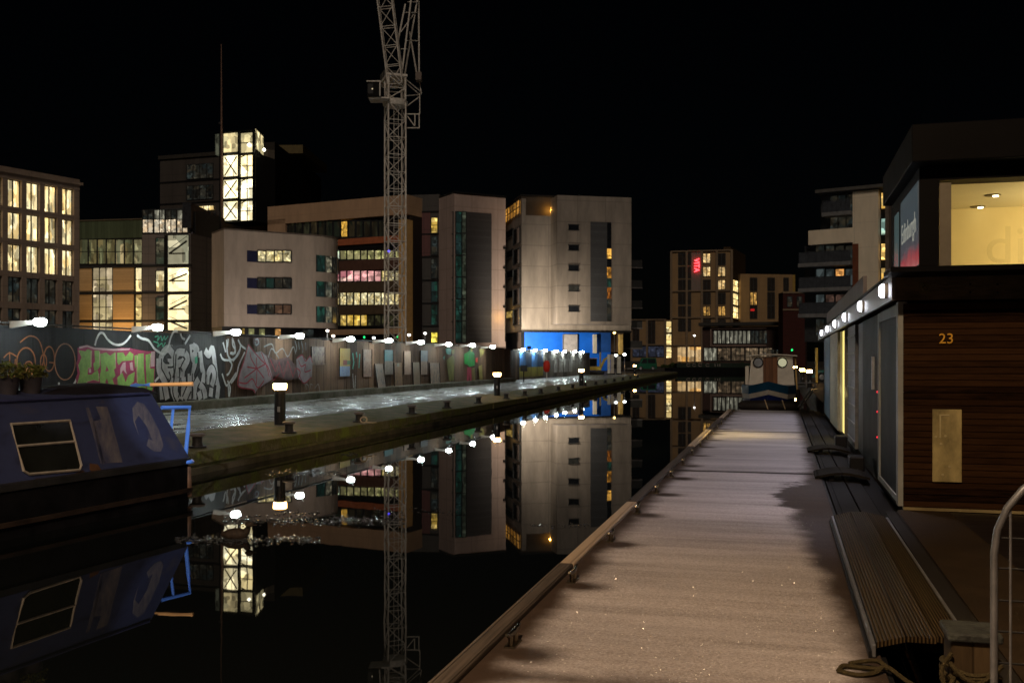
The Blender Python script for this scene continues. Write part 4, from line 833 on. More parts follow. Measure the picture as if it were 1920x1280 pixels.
MB().box(1.25, 1.258, sb + .2, sb + .6, UB + .02, 3.6).build('poster_window', glow('teal_pane', (.1, .16, .16), .4), hb, JM)
MB().box(1.262, 1.34, US + .31, 12.55, UB, 3.95).build('side_wall', uw, hb, JM)
MB().box(1.08, 1.13, 14.5, 26, fs + .04, fs + .3).build('parapet', M('parapet_grey', (.2, .17, .16), .6, .3), hb, JM)

# unseen block added behind the photographer: it keeps the town's glow off the houseboat
bb = jthing('glow_blocker', 'added brick block behind the photographer that shades the houseboat, out of view', 'building', 7, -5, .5)
MB().box(2.3, 14, -14, 3, .3, 9.6).build('wall', M('blocker_brick', (.16, .08, .05), .8), bb, JM); MB().box(2.2, 14.1, -14.1, 3.1, 9.602, 9.8).build('roof', BLK, bb, JM)
for k in range(4):
    for z in (2.0, 5.0, 7.6): MB().box(2.27, 2.299, -12 + k * 3.6, -10.4 + k * 3.6, z, z + 1.4).build('window', GLASS, bb, JM)
# street lamp on the towpath behind the photographer, the source of the light on the jetty
sp = jthing('street_lamp', 'tall street lamp at the edge of the jetty behind the photographer, out of view', 'street lamp', -1.7, -1.2, 0)
MB().tube([(-1.75, -1.2, -.3), (-1.75, -1.2, 7.6), (-1.6, -1.0, 8.1), (-1.2, -.6, 8.25)], [.08, .06, .05, .04], 10).build('pole', BLK, sp, JM)
MB().box(-1.3, -.9, -.75, -.3, 8.2, 8.32).build('head', BLK, sp, JM)
l = bpy.data.lights.new('street_light', 'POINT'); l.energy = 3000; l.color = (1, .69, .42); l.shadow_soft_size = .12
o = bpy.data.objects.new('street_light', l); COL.objects.link(o); o.parent = sp; o.matrix_local = root_m(sp).inverted() @ JM @ Matrix.Translation((-1.1, -.5, 8.0))

MB().box(-1.95, -1.6, -1.4, -1.1, 7.62, 7.8).build('head', BLK, sp, JM)  # added second head, its narrow spot brightens the boat's stern rail
l = bpy.data.lights.new('rail_fill_spot', 'SPOT'); l.energy = 13000; l.color = (.95, .97, 1); l.shadow_soft_size = .06; l.spot_size = R(6.2); l.spot_blend = .5
o = bpy.data.objects.new('rail_fill_spot', l); COL.objects.link(o); o.parent = sp; sv = JM @ Vector((-1.78, -1.25, 7.58)); o.location = sp.matrix_basis.inverted() @ sv
o.rotation_euler = (sp.matrix_basis.to_3x3().inverted() @ (sv - P(352, 790, 13.9))).to_track_quat('Z', 'Y').to_euler()

# ------------------------------------------------------------------ blue narrowboat
nx = Vector((-.342, -.94, 0)).normalized(); ny = Vector((-nx.y, nx.x, 0))
NM = frame((-4.35, 13.95, 0), nx, ny)
def NP(px, py, y=0):  # pixel on the boat's side plane
    o = NM @ Vector((0, y, 0)); n = ny; rd = Vector((T(px), 1, -(py - HY) / F)); c = Vector((0, 0, H))
    k = (o - c).dot(n) / rd.dot(n); return NM.inverted() @ (c + rd * k)
nb = thing('narrowboat', 'blue narrowboat with worn paint and white framed window moored at the left', 'narrowboat', NM @ Vector((5, -1, 0)))
HULL = M('hull_tar', (.007, .007, .008), .6, .6, (3, 3, 3), .3, spec=.04)
NBL = art('worn_blue_paint', [(.012, .016, .042), (.024, .032, .09), (.028, .038, .102), (.024, .032, .09), (.045, .048, .085)], (1.2, 1.2, 2.5))
ou = [(0, -1.05), (.03, -.5), (.09, -.18), (.22, -.05), (.5, 0), (14, 0), (14, -2.1), (.5, -2.1), (.22, -2.05), (.09, -1.92), (.03, -1.6)]
MB().prism(ou, -.3, .52).build('hull', HULL, nb, NM)
MB().prism([(x - .02, y + (.03 if y > -1 else -.03)) for x, y in ou], .525, .60).build('gunwale', M('gunwale_black', (.02, .02, .02), .5, .5, (3, 3, 3)), nb, NM)
MB().prism([(x - .03, y + (.05 if y > -1 else -.05)) for x, y in ou], .14, .19).build('rubbing_strake', M('strake_rust', (.025, .016, .011), .7, .5, (4, 4, 4)), nb, NM)
def csec(x, top): return [(x, -.1, .60), (x, -.2, top), (x, -.75, top + .1), (x, -1.35, top + .1), (x, -1.9, top), (x, -2.0, .60)]
mb = MB(); A = csec(.14, 1.5); B = csec(13, 1.45); A = [(p[0] + (p[2] - .6) * .72, p[1], p[2]) for p in A]; n = 6
mb.add(A + B, [list(range(6)), list(range(6, 12))[::-1]] + [[i, (i + 1) % 6, 6 + (i + 1) % 6, 6 + i] for i in range(6)])
cab = mb.build('cabin', NBL, nb, NM)
def side(u, z): return Vector((u, -.1 - (z - .6) * .1 / .87, z))   # point on the sloping cabin side
def patch(pts, m, name, off=.004, parent=None):
    mb = MB(); k = len(pts)
    q = [NP(px, py, -.15) for px, py in pts]; f = [side(p.x, p.z) + Vector((0, off, 0)) for p in q]
    tri = tessellate_polygon([[Vector((p.x, p.z, 0)) for p in f]])
    mb.add(f + [p - Vector((0, .0025, 0)) for p in f], [list(t) for t in tri] + [[i + k for i in t[::-1]] for t in tri] + [[i, (i + 1) % k, k + (i + 1) % k, k + i] for i in range(k)])
    return mb.build(name, m, parent or nb, NM)
PRIM = M('bare_primer', (.14, .13, .14), .6, .3, (5, 5, 2.5), col2=(.025, .034, .092), det=9)
patch([(165, 764), (171, 764), (180, 800), (192, 870), (183, 868), (174, 810)], PRIM, 'worn_patch'); patch([(184, 762), (205, 762), (209, 780), (212, 800), (220, 840), (224, 866), (186, 868), (180, 830), (176, 790), (192, 786)], PRIM, 'worn_patch')
patch([(252, 765), (262, 753), (274, 757), (284, 775), (297, 805), (303, 835), (297, 846), (284, 846), (272, 835), (277, 822), (284, 826), (276, 800), (262, 778), (254, 790), (259, 815), (252, 790)], PRIM, 'worn_patch')
patch([(0, 912), (60, 903), (60, 896), (120, 893), (150, 880), (160, 893), (230, 880), (330, 868), (338, 872), (200, 897), (0, 926)], M('rust_edge', (.05, .03, .025), .8, .6, (6, 6, 6)), 'rust_band', .003)
patch([(163, 868), (178, 870), (183, 880), (170, 888), (162, 880)], M('rust_spot', (.12, .06, .03), .8, .4), 'rust_patch', .0055)
# window
wc = [(22, 795), (132, 788), (146, 872), (142, 880), (48, 888), (38, 882)]
DGN = M('boat_glass', (.01, .011, .008), .12, .5, (2, 2, 2))
wn = patch(wc, DGN, 'window', .006)
mb = MB(); ring_ = [NP(px, py, -.15) for px, py in wc]; ring_ = [side(p.x, p.z) + Vector((0, .012, 0)) for p in ring_]
mb.tube(ring_ + [ring_[0], ring_[1]], .017, 6)
l0, l1 = NP(30, 836, -.15), NP(139, 827, -.15); mb.tube([side(l0.x, l0.z) + Vector((0, .012, 0)), side(l1.x, l1.z) + Vector((0, .012, 0))], .016, 6)
mb.build('frame', M('window_alloy', (.5, .45, .38), .4, .3, (9, 9, 9), metal=.4), wn, NM)
# roof gear
CANV = M('dark_canvas', (.012, .011, .017), .8, .4, (3, 3, 3), .5)
mb = MB(); prev = []
for i in range(9):
    u = .55 + i * .28; h = [.05, .09, .1, .09, .07, .05, .03, .015, .005][i]
    prev.append([(u, -.28, 1.5), (u + .03, -.5, 1.53 + h * .8), (u, -1.0, 1.57 + h * .8), (u, -1.6, 1.55 + h * .4), (u, -1.85, 1.5)])
vs = [v for s_ in prev for v in s_]; fs2 = [(i * 5 + j, i * 5 + j + 1, i * 5 + j + 6, i * 5 + j + 5) for i in range(8) for j in range(4)]
mb.add(vs, fs2 + [[0, 1, 2, 3, 4], [40, 41, 42, 43, 44][::-1]] + [[i * 5, i * 5 + 5, i * 5 + 9, i * 5 + 4] for i in range(8)])
tag(mb.build('tarpaulin', CANV, None, NM, smooth=True), 'dark tarpaulin folded over the stern end of the blue cabin roof', 'tarpaulin')
MB().tube([(.2 + .72 * .9, -.19, 1.505), (13, -.19, 1.455)], .02, 6).build('roof_rail', M('rail_navy', (.03, .035, .09), .5), nb, NM)
wb = MB(); q = NP(93, 752, -.3); wb.box(q.x - .06, q.x + .1, -.4, -.3, q.z - .02, q.z + .03); tag(wb.build('roof_box', WHITE, None, NM, bevel=.01), 'small white box on the narrowboat roof beside the tarpaulin', 'box')
BLR = M('bright_blue_paint', (.1, .28, 1), .35, .1)
ra = thing('stern_rail', 'x', 'rail', (0, 0, 0)); bpy.data.objects.remove(ra)
def W(px, py, d): return P(px, py, d)
MB().tube([W(303, 764, 13.55), W(356, 763, 13.9), W(353, 800, 13.9), W(347, 864, 13.9)], .028, 8).build('stern_rail', BLR, nb)
MB().tube([W(325, 764, 13.7), W(318, 832, 13.7)], .02, 8).build('stern_rail', BLR, nb)
MB().lathe([(.13, .53), (.14, .55), (.12, .575)], (W(345, 866, 13.75).x, 13.75, 0), 14).build('rudder_cap', BLR, nb)
MB().tube([W(351, 872, 13.78), W(353, 930, 13.78)], .05, 8).build('rudder_post', M('rudder_rust', (.16, .1, .07), .6, .5, (8, 8, 8), .3), nb)
ti = MB().tube([W(246, 730, 14.0), W(247, 724, 14.0), W(255, 722, 14.0), W(282, 721, 14.0)], .03, 8).build('tiller', BLR, nb)
MB().tube([W(282, 721, 14.0), W(362, 719.5, 14.0)], [.024, .03], 8).build('handle', M('varnished_wood', (.95, .5, .2), .35, .25, (4, 30, 30)), ti)
# potted plants on the roof
POT = M('plant_pot', (.03, .028, .035), .7, .4); LEAF = M('dark_leaf', (.05, .09, .015), .6, .5, (9, 9, 9), col2=(.09, .06, .02))
for px, lbl, hh in ((14, 'potted plant on the narrowboat roof at the left edge', .2), (58, 'potted plant on the narrowboat roof, right of its neighbour', .17)):
    q = NP(px, 752, -.6); base = NM @ Vector((q.x, -.6, 1.54)); t = thing('potted_plant', lbl, 'plant', base, 0, 'plants on the narrowboat roof')
    MB().lathe([(.1, 0), (.13, .2), (.135, .21), (.12, .205)], tuple(base), 14).build('pot', POT, t, smooth=True)
    mb = MB(); rn = random.Random(px)
    for i in range(240):
        a = rn.random() * 6.283; rr = .19 * math.sqrt(rn.random()); c = base + Vector((rr * math.cos(a), rr * math.sin(a), .2 + hh * rn.random() * (1.1 - rr * 2)))
        d1 = Vector((rn.uniform(-1, 1), rn.uniform(-1, 1), rn.uniform(-.3, 1))).normalized() * .035; d2 = d1.cross(Vector((rn.uniform(-1, 1), rn.uniform(-1, 1), 1))).normalized() * .014
        mb.add([c - d1, c + d2, c + d1, c - d2], [(0, 1, 2, 3)])
    mb.build('foliage', LEAF, t)
# duck on the water
du = thing('duck', 'dark duck resting on the water among broken ice in front of the narrowboat stern', 'duck', (P(442, 1010, 10.9).x, 10.9, 0))
c = Vector(du.location); mb = MB()
prof = [(.004, -.17), (.035, -.14), (.07, -.08), (.085, 0), (.075, .07), (.045, .12), (.01, .14)]
mb.lathe(prof, (c.x, c.y, .045), 12, 'x', 1, .85)
mb.tube([(c.x + .11, c.y, .07), (c.x + .14, c.y - .01, .12), (c.x + .135, c.y - .01, .15)], [.045, .03, .032], 10)
mb.lathe([(.005, -.045), (.03, -.02), (.036, .0), (.03, .03), (.012, .05)], (c.x + .145, c.y - .01, .155), 10, 'x')
mb.lathe([(.014, .045), (.016, .07), (.01, .09)], (c.x + .145, c.y - .01, .148), 8, 'x', 1, .5)
mb.build('duck_body', M('duck_brown', (.035, .025, .018), .7, .5, (25, 25, 25)), du, smooth=True)
# chips of broken ice
mb = MB(); rn = random.Random(3)
def chips(px0, px1, py, dpy, n, size=.05):
    for i in range(n):
        px = rn.uniform(px0, px1); y_ = py + rn.gauss(0, dpy); d = F * H / (y_ - HY); c = Vector((T(px) * d, d, .004)); k = rn.randint(3, 5); a0 = rn.random() * 6; sz = size * rn.uniform(.3, 1) * d / 11
        tx, ty = rn.uniform(-.12, .12), rn.uniform(-.16, .12); ps = []
        for j in range(k):
            a = a0 + j * 6.283 / k; x, y = sz * math.cos(a) * rn.uniform(.6, 1.2), sz * math.sin(a) * rn.uniform(.5, 1); ps.append((c.x + x, c.y + y, .006 + abs(tx * x + ty * y)))
        mb.add(ps + [(p[0], p[1], p[2] - .004) for p in ps], [list(range(k)), list(range(k, 2 * k))[::-1]] + [[j, (j + 1) % k, k + (j + 1) % k, k + j] for j in range(k)])
chips(330, 600, 1012, 4, 420, .028); chips(420, 760, 975, 5, 420, .028); chips(500, 640, 886, 3, 160, .025); chips(640, 670, 852, 1.5, 30, .025); chips(520, 600, 962, 3, 60, .02); chips(990, 1110, 985, 2, 40, .016); chips(700, 860, 958, 3, 60, .016)
tag(mb.build('floating_ice', M('thin_ice', (.05, .055, .06), .12, .4, (20, 20, 20), .3, spec=.8)), kind='stuff')

# ------------------------------------------------------------------ boat at the end of the jetty
bt = jthing('wheelhouse_boat', 'white and blue boat with brown wheelhouse door and two portholes, bow towards the jetty', 'boat', -.55, 36)
def JB(px, py, s): r = Jr(px, s); return (r, s, Jz(py, r, s))
bs = 34.6
hc = (Jr(1388, bs), Jr(1494, bs)); cxb = (hc[0] + hc[1]) / 2; hw = (hc[1] - hc[0]) / 2
NAVY = M('hull_navy', (.005, .01, .06), .4, .3); CREAMB = M('boat_cream', (.5, .46, .4), .45, .2, (3, 3, 3)); TEALB = M('boat_teal', (.006, .04, .085), .45, .3)
def bow(mb, z0, z1, f0, f1, s0, s1, h0=.16, h1=.16):   # hull ring from bow point (s0) to stern (s1)
    o0 = [(cxb, s0 + .15), (cxb + hw * .7, s0 + .5), (cxb + hw, s0 + 1.5), (cxb + hw, s1), (cxb - hw, s1), (cxb - hw, s0 + 1.5), (cxb - hw * .7, s0 + .5)]
    a = [((x - cxb) * f0 + cxb, y, z0) for x, y in o0]; b = [((x - cxb) * f1 + cxb, y - (.12 if y < s0 + .6 else 0), z1) for x, y in o0]; n = 7
    a[0] = (a[0][0], a[0][1], a[0][2] + h0); b[0] = (b[0][0], b[0][1], b[0][2] + h1)
    mb.add(a + b, [list(range(n))[::-1], list(range(n, 2 * n))] + [[i, (i + 1) % n, n + (i + 1) % n, n + i] for i in range(n)]); return mb
bow(MB(), -.3, .64, .8, .95, 34.3, 44, 0).build('hull', NAVY, bt, JM)
bow(MB(), .642, .80, .96, .99, 34.22, 44).build('bulwark_stripe', CREAMB, bt, JM)
bow(MB(), .802, 1.08, 1.0, 1.0, 34.2, 44).build('bulwark', TEALB, bt, JM)
zt = Jz(668, -.4, 36.4)
ws = 36.4; w0, w1, v0, v1 = Jr(1409, ws), Jr(1486, ws), Jr(1403, ws), Jr(1492, ws)
wb0, wb1 = Jr(1402, ws), Jr(1491, ws)
MB().hexa([(wb0, ws, .8), (wb1, ws, .8), (wb1, ws + 2.6, .8), (wb0, ws + 2.6, .8), (w0, ws + .1, zt), (w1, ws + .1, zt), (w1, ws + 2.4, zt), (w0, ws + 2.4, zt)]).build('wheelhouse', CREAMB, bt, JM)
mb = MB(); n = 8
for i in range(n):
    a0, a1 = i / n, (i + 1) / n; r0 = v0 - .05 + (v1 - v0 + .1) * a0; r1 = v0 - .05 + (v1 - v0 + .1) * a1; z0 = zt + .05 * math.sin(math.pi * a0); z1 = zt + .05 * math.sin(math.pi * a1)
    mb.hexa([(r0, ws - .12, z0), (r1, ws - .12, z1), (r1, ws + 2.6, z1), (r0, ws + 2.6, z0), (r0, ws - .12, z0 + .035), (r1, ws - .12, z1 + .035), (r1, ws + 2.6, z1 + .035), (r0, ws + 2.6, z0 + .035)])
mb.build('roof', CREAMB, bt, JM)
dr0, dr1 = Jr(1431, ws), Jr(1458, ws)
MB().hexa([(dr0, ws - .03, .81), (dr1, ws - .03, .81), (dr1, ws + .03, .81), (dr0, ws + .03, .81), (dr0, ws + .06, zt - .01), (dr1, ws + .06, zt - .01), (dr1, ws + .12, zt - .01), (dr0, ws + .12, zt - .01)]).build('door', boards('door_brown', (.12, .05, .022), .5, .12, 0, .4, .5, .4), bt, JM)
for px, lit in ((1421.5, False), (1467, True)):
    r = Jr(px, ws); z = Jz(679.5, r, ws)
    pw = MB().lathe([(.155, ws + .02), (.16, ws + .06)], (r, 0, z), 18, 'y').build('porthole', glow('porthole_lit', (.75, .72, .45), .55) if lit else M('porthole_grey', (.2, .22, .25), .3, .3), bt, JM)
    mb = MB(); mb.tube([(r + .165 * math.cos(a / 18 * 6.283), ws + .02, z + .165 * math.sin(a / 18 * 6.283)) for a in range(19)], .022, 6); mb.build('rim', BLK, pw, JM)
MB().box(w0 - .22, w0 - .1, ws + .2, ws + 2.2, .8, zt - .35).build('side_panel', CREAMB, bt, JM)
MB().tube([(wb1 + .07, ws + .3, .8), (w1 + .09, ws + .3, zt)], .03, 8).build('pole', M('varnish_pole', (.45, .3, .12), .5), bt, JM)
fe = MB(); z = .44
fe.lathe([(.1, cxb - hw * 1.02), (.17, cxb - hw * .9), (.19, cxb), (.17, cxb + hw * .9), (.1, cxb + hw * 1.0)], (0, 33.9, z), 16, 'x')
fo = tag(fe.build('bow_fender', M('fender_rubber', (.02, .016, .014), .6, .5, (3, 3, 3), .3), bt, JM, smooth=True))
mb = MB()
for r in (cxb - .1, cxb + .45): mb.tube([(r + .1, 33.9 - .2, z - .1), (r + .04, 33.9 - .19, z + .08), (r, 33.9 - .06, z + .2)], .02, 6)
mb.build('lashing', M('lash_rope', (.35, .26, .16), .8), fo, JM)
# handrail of the gangway beyond
gw = thing('gangway_rail', 'silver tubular gangway handrail slanting up beside the white and blue boat', 'handrail', P(1512, 760, 32))
mb = MB()
mb.tube([W(1496, 763, 33), W(1521, 729, 33.4), W(1530, 720, 33.4)], .02, 6); mb.tube([W(1500, 767, 33), W(1526, 731, 33.4)], .02, 6)
mb.tube([W(1495, 718, 33.8), W(1524, 717, 33.8), W(1530, 720, 33.7), W(1530, 727, 33.6), W(1516, 728, 33.6)], .02, 6); mb.tube([W(1496, 724, 33.8), W(1513, 724, 33.8)], .02, 6); mb.tube([W(1512, 712, 33.8), W(1512, 728, 33.8)], .025, 6)
mb.build('tubes', STEEL, gw); MB().tube([W(1497, 730, 33.4), W(1495, 775, 33.4)], .06, 8).build('post', BLK, gw)

# ------------------------------------------------------------------ buildings
def shell(fc, root, mat, px0, px1, ytop, depth, name='wall', z0=.3, o=0, ptop=None):
    mb = MB(); zt = fc.z(ptop if ptop is not None else (px0 + px1) / 2, ytop)
    mb.box(fc.u(px0), fc.u(px1), -o, depth, z0, zt); return mb.build(name, mat, root, fc.M)
WARM = E('office_warm', (1, .68, .25), 1.45, .3, (1.7, 1.7, .5), (1, .86, .5)); WARM2 = E('office_amber', (1, .62, .2), 1.0, .22, (1, 1, 1), (1, .75, .3))
BLINDG = E('green_blind', (.3, .33, .16), .32, .25, (1.5, 1.5, .4), (.55, .42, .16)); STAIR = E('stair_lit', (1, .82, .42), 2.0, .62, (.5, .5, .5), (1, .8, .42))
DIM = E('room_dim', (.35, .28, .17), .12, .0, (1.2, 1.2, 1.2), (.12, .18, .18)); YEL2 = E('room_yellow', (1, .62, .08), .9, .25, (1, 1, 1), (1, .7, .2)); OFFY = E('office_yellow', (.95, .72, .26), .95, .12, (1.4, 1.4, 1.2), (1, .9, .55), 1.4)
PINK = E('room_pink', (.95, .6, .5), .95, .35, (.6, .6, 1), (.7, .2, .25)); TEALW = E('teal_glow', (.02, .12, .08), .4, .1, (1, 1, .6), (.02, .05, .05)); ORGW = E('room_orange', (1, .42, .06), 1.0, .2, (1.4, 1.4, 1.4), (1, .65, .2)); PALEW = E('blind_pale', (.5, .48, .36), .42, .3, (1.5, 1.5, .6)); WHT = E('room_white', (.8, .95, .85), .9, .5)
# -- A: stone office block at the left edge
fa = Fac(-60, 95.5, 148, 106)
A = thing('office_block', 'pale stone office block with rows of bright tall windows at the left edge', 'building', fa.base(60))
SAND = panelled('pale_stone', (.3, .225, .175), .8, 2.4, 1.1, .2, .7)
zc = [fa.z(28, y) for y in (315, 337, 388, 398, 447.5, 458, 508, 519, 566, 578, 626)]
cols = [(-44, -22), (-20 + 0, 5), (15, 41), (50, 75), (84, 108), (117, 139)]
u_end = fa.u(149)
MB().box(fa.u(-60), u_end, .7, 14, .3, fa.z(148, 350)).build('wall', SAND, A, fa.M)
ux = [fa.u(-60)]
for a, b in cols: ux += [fa.u(a), fa.u(b)]
ux.append(u_end)
for i in range(0, len(ux), 2): MB().box(ux[i], ux[i + 1], 0, .7, .3, zc[1]).build('pier', SAND, A, fa.M)
for i in range(2, len(zc) - 1, 2):
    for a, b in cols: MB().box(fa.u(a), fa.u(b), .03, .68, zc[i + 1], zc[i]).build('spandrel', SAND, A, fa.M)
zr = fa.z(-60, 302) if False else zc[0]
MB().box(fa.u(-60), u_end, -.05, 14, zc[1] + .002, zc[0] - .02).build('parapet', SAND, A, fa.M)
MB().box(fa.u(-60), u_end + .25, -.3, 14.2, zc[0] - .62, zc[0] - .35).build('cornice', SAND, A, fa.M)
for ri in range(5):
    lit = ri < 3
    for ci, (a, b) in enumerate(cols):
        u0, u1, zt_, zb_ = fa.u(a), fa.u(b), zc[1 + ri * 2], zc[2 + ri * 2]
        p = MB().box(u0, u1, .42, .5, zb_, zt_).build('window', WARM if lit else DIM, A, fa.M)
        mb = MB(); um = (u0 + u1) / 2; mb.box(um - .06, um + .06, .34, .42, zb_, zt_); mb.box(u0, u0 + .07, .34, .42, zb_, zt_); mb.box(u1 - .07, u1, .34, .42, zb_, zt_); mb.box(u0 + .07, u1 - .07, .35, .42, zt_ - .08, zt_); mb.build('frame', FRM, p, fa.M)
# -- B: glazed wing with green cladding and the lit stair
fb_ = Fac(148, 131, 360, 128)
Bd = thing('office_wing', 'lower office wing with green cladding, ochre panels and a tall lit stair window', 'building', fb_.base(250))
OCH = boards('ochre_brick', (.46, .32, .17), .8, .35, 2, .18, .7, .3, (2, 2, 6)); GRC = boards('green_cladding', (.075, .1, .06), .5, .45, 0, .25, .6, .3); GREYP = panelled('grey_panel', (.17, .15, .145), .6, 2.2, .95, .15, .6)
shell(fb_, Bd, M('wing_dark', (.05, .045, .04), .7), 148, 268, 446, 14, o=-.02, ptop=210)
part(fb_, Bd, 'green_cladding', GRC, [(148, 414, 268.5, 447)], -10, .12)
part(fb_, Bd, 'roof_edge', M('roof_edge', (.12, .1, .07), .7), [(148, 411.5, 268.5, 413.5)], -10, .3)
for i in range(7):
    a = 150 + i * 16.9; window(fb_, Bd, a, 449, a + 16, 495, BLINDG if i not in (4, 6) else E('green_blind_lit', (.8, .62, .3), .7, .15, (1, 1, .5), (.3, .3, .16)), 1, 2, .06)
part(fb_, Bd, 'ochre_panel', OCH, [(149, 502, 173, 547), (213, 502, 252, 547), (149, 552, 173, 600), (213, 552, 252, 600), (149, 604, 173, 620), (213, 604, 252, 620)], -.1, .16)
for y0, y1 in ((502, 547), (552, 600), (604, 622)):
    window(fb_, Bd, 175, y0, 212, y1, E('wing_room', (.72, .58, .28), .9, .06, (.8, .8, .8), (1, .8, .5), .7), 3, 2, .06); window(fb_, Bd, 255, y0, 267, y1, WARM2 if y0 > 550 else WARM, 1, 2, .06)
part(fb_, Bd, 'floor_band', FRM, [(148, 497, 360, 501.5), (148, 547.5, 360, 551.5), (148, 600.5, 360, 604)], 0, .35)
shell(fb_, Bd, GREYP, 268.5, 359, 439, 12, 'stair_block', ptop=310, o=.25)
for y0, y1 in ((441, 496), (502, 547), (552, 600), (604, 622)):
    part(fb_, Bd, 'dark_pier', BLK, [(311.5, y0, 316.5, y1)], .2, .45)
    window(fb_, Bd, 295, y0 + 6, 311, y1, WARM if y0 == 502 else E('stair_side', (.4, .34, .2), .3, .1, (1, 1, 1), (.05, .12, .08)), 1, 2, .32)
    window(fb_, Bd, 317, y0, 357, y1, STAIR if y0 > 441 else E('stair_upper', (.95, .85, .55), 1.1, .15, (.4, .4, .4), (.3, .3, .2)), 1, 1, .32)
    mb = MB(); u0, u1 = fb_.u(321), fb_.u(354); zz0, zz1 = fb_.z(337, y1 - 20), fb_.z(337, y0 + 12)
    mb.tube([(u0, -.5, zz0), (u1, -.5, zz1)], .12, 6); mb.tube([(u0, -.5, zz0), (u1 - .3, -.5, zz0)], .1, 6); mb.tube([(u0, -.5, zz0 + .6), (u1, -.5, zz1 + .6)], .035, 6); mb.build('stair_flight', FRM, Bd, fb_.M)
part(fb_, Bd, 'penthouse', M('penthouse_frame', (.06, .065, .07), .4), [(268, 392, 356, 438)], -8, .2)
for i in range(4):
    a = 270 + i * 21.5; window(fb_, Bd, a, 394, a + 20, 438, [DIM, PALEW, DIM, PALEW][i], 2, 1, .26, name='penthouse_window')
    window(fb_, Bd, a, 412, a + 20, 437, E('pent_lit', (1, .72, .42), .85, .05, (1.2, 1.2, 1.2), (.9, .8, .6), 1.3), 2, 1, .3, name='penthouse_window')
fbs = fb_.side(359.5, 12, left=False)
part(fbs, Bd, 'side_wall', panelled('side_blue_grey', (.075, .075, .1), .6, 2.4, .95, .2, .6), [], 0, .1) if False else None
mb = MB(); zt = fb_.z(310, 392)
fr = Fac(360, 128.3, 420, 142)
part(fr, Bd, 'return_wall', panelled('side_blue_grey', (.075, .075, .1), .6, 2.4, .95, .2, .6), [(360.5, 441, 420, 640)], -1, .05)
part(fr, Bd, 'return_penthouse', M('dark_panel', (.03, .032, .04), .3), [(357, 395, 420, 440)], -1, .1)
part(fr, Bd, 'dark_strip', GLASS, [(400, 441, 419, 640)], .05, .1)
window(fr, Bd, 415.5, 578, 419.5, 586, YEL2, 1, 1, .12)
for i in range(6): part(fr, Bd, 'fin', FRM, [(363 + i * 9.5, 397, 364.2 + i * 9.5, 438)], .1, .25)
def site_lamp(px, d, z, en, col, label, gr='site lamps behind the hoarding'):
    t = thing('sodium_lamp', label, 'street lamp', (T(px) * d, d, .47), 0, gr); x = T(px) * d
    MB().tube([(x, d, .47), (x, d, z)], .06, 6).build('pole', BLK, t); MB().box(x - .25, x + .25, d - .2, d + .2, z + .002, z + .16).build('head', BLK, t)
    l = bpy.data.lights.new('sodium', 'POINT'); l.energy = en; l.color = col; l.shadow_soft_size = .15
    o = bpy.data.objects.new('sodium', l); COL.objects.link(o); o.parent = t; o.location = (0, .3, z - .7)
site_lamp(520, 110, 4.4, 1100, (1, .86, .74), 'pale lamp added behind the hoarding to brighten the rounded white office')  # hidden lamp added to lift the brightness of the office front
site_lamp(196, 125, 4.6, 1500, (1, .62, .27), 'sodium lamp behind the hoarding, before the ochre panels')
# -- C: dark tower with the glowing stair core, behind
fc_ = Fac(300, 172, 515, 165)
Cd = thing('stair_tower', 'dark tower block with a glowing glass stair core at its corner', 'building', fc_.base(400))
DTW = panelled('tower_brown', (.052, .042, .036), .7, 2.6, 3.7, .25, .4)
shell(fc_, Cd, DTW, 300, 414, 296, 25, ptop=357); part(fc_, Cd, 'roof_rim', M('rim_dark', (.04, .035, .03), .7), [(299, 289, 414, 296)], -24, .4)
for y0, y1 in ((308, 335), (348, 374)): window(fc_, Cd, 351, y0, 400, y1, DIM, 4, 1, .1)
window(fc_, Cd, 372, 386, 402, 395, WARM, 3, 1, .1)
part(fc_, Cd, 'dark_band', BLK, [(300, 338, 414, 341), (300, 379, 414, 382)], 0, .12)
TOP = E('stair_top', (1, .8, .4), 1.3, .2, (.5, .5, .5), (.5, .45, .25)); STC = E('stair_core', (1, .79, .36), 2.5, .62, (.4, .4, .4), (1, .9, .6))
fk = Fac(415, 162, 478, 160)
shell(fk, Cd, M('core_dark', (.02, .02, .02), .6), 415, 478, 288, 6, 'core', z0=fk.z(450, 415), o=-.2)
for (y0, y1, m) in ((249, 287, TOP), (291, 332, STC), (336, 373, STC), (377, 414, STC)):
    window(fk, Cd, 419, y0, 449, y1, m, 1, 1, .1, bar=.2, name='stair_window'); window(fk, Cd, 452, y0, 477, y1, m, 2 if m is STC else 1, 2, .1, bar=.12, name='stair_window')
    if m is STC:
        mb = MB(); u0, u1 = fk.u(424), fk.u(446); z0, z1 = fk.z(435, y1 - 3), fk.z(435, y0 + 4); mb.tube([(u0, -.35, z0), (u1, -.35, z1)], .1, 6); mb.tube([(u0, -.4, z1), (u1, -.4, z0)], .1, 6); mb.tube([(fk.u(452), -.4, z1 - .3), (fk.u(465), -.4, z1 + .2)], .09, 6); mb.build('stair_flight', M('stair_bronze', (.12, .09, .04), .6), Cd, fk.M)
mb = MB()
for x in (416, 418.5, 450.5, 478): mb.box(fk.u(x) - .16, fk.u(x) + .16, -.5, -.1, fk.z(450, 415), fk.z(450, 247))
for y in (247, 289, 334, 375): mb.box(fk.u(415), fk.u(478), -.48, -.12, fk.z(450, y + 1), fk.z(450, y - .5))
mb.build('core_frame', BLK, Cd, fk.M)
fk2 = Fac(478, 160, 493, 166)
window(fk2, Cd, 478.5, 249, 493, 287, TOP, 2, 1, .1, bar=.15, name='stair_window')
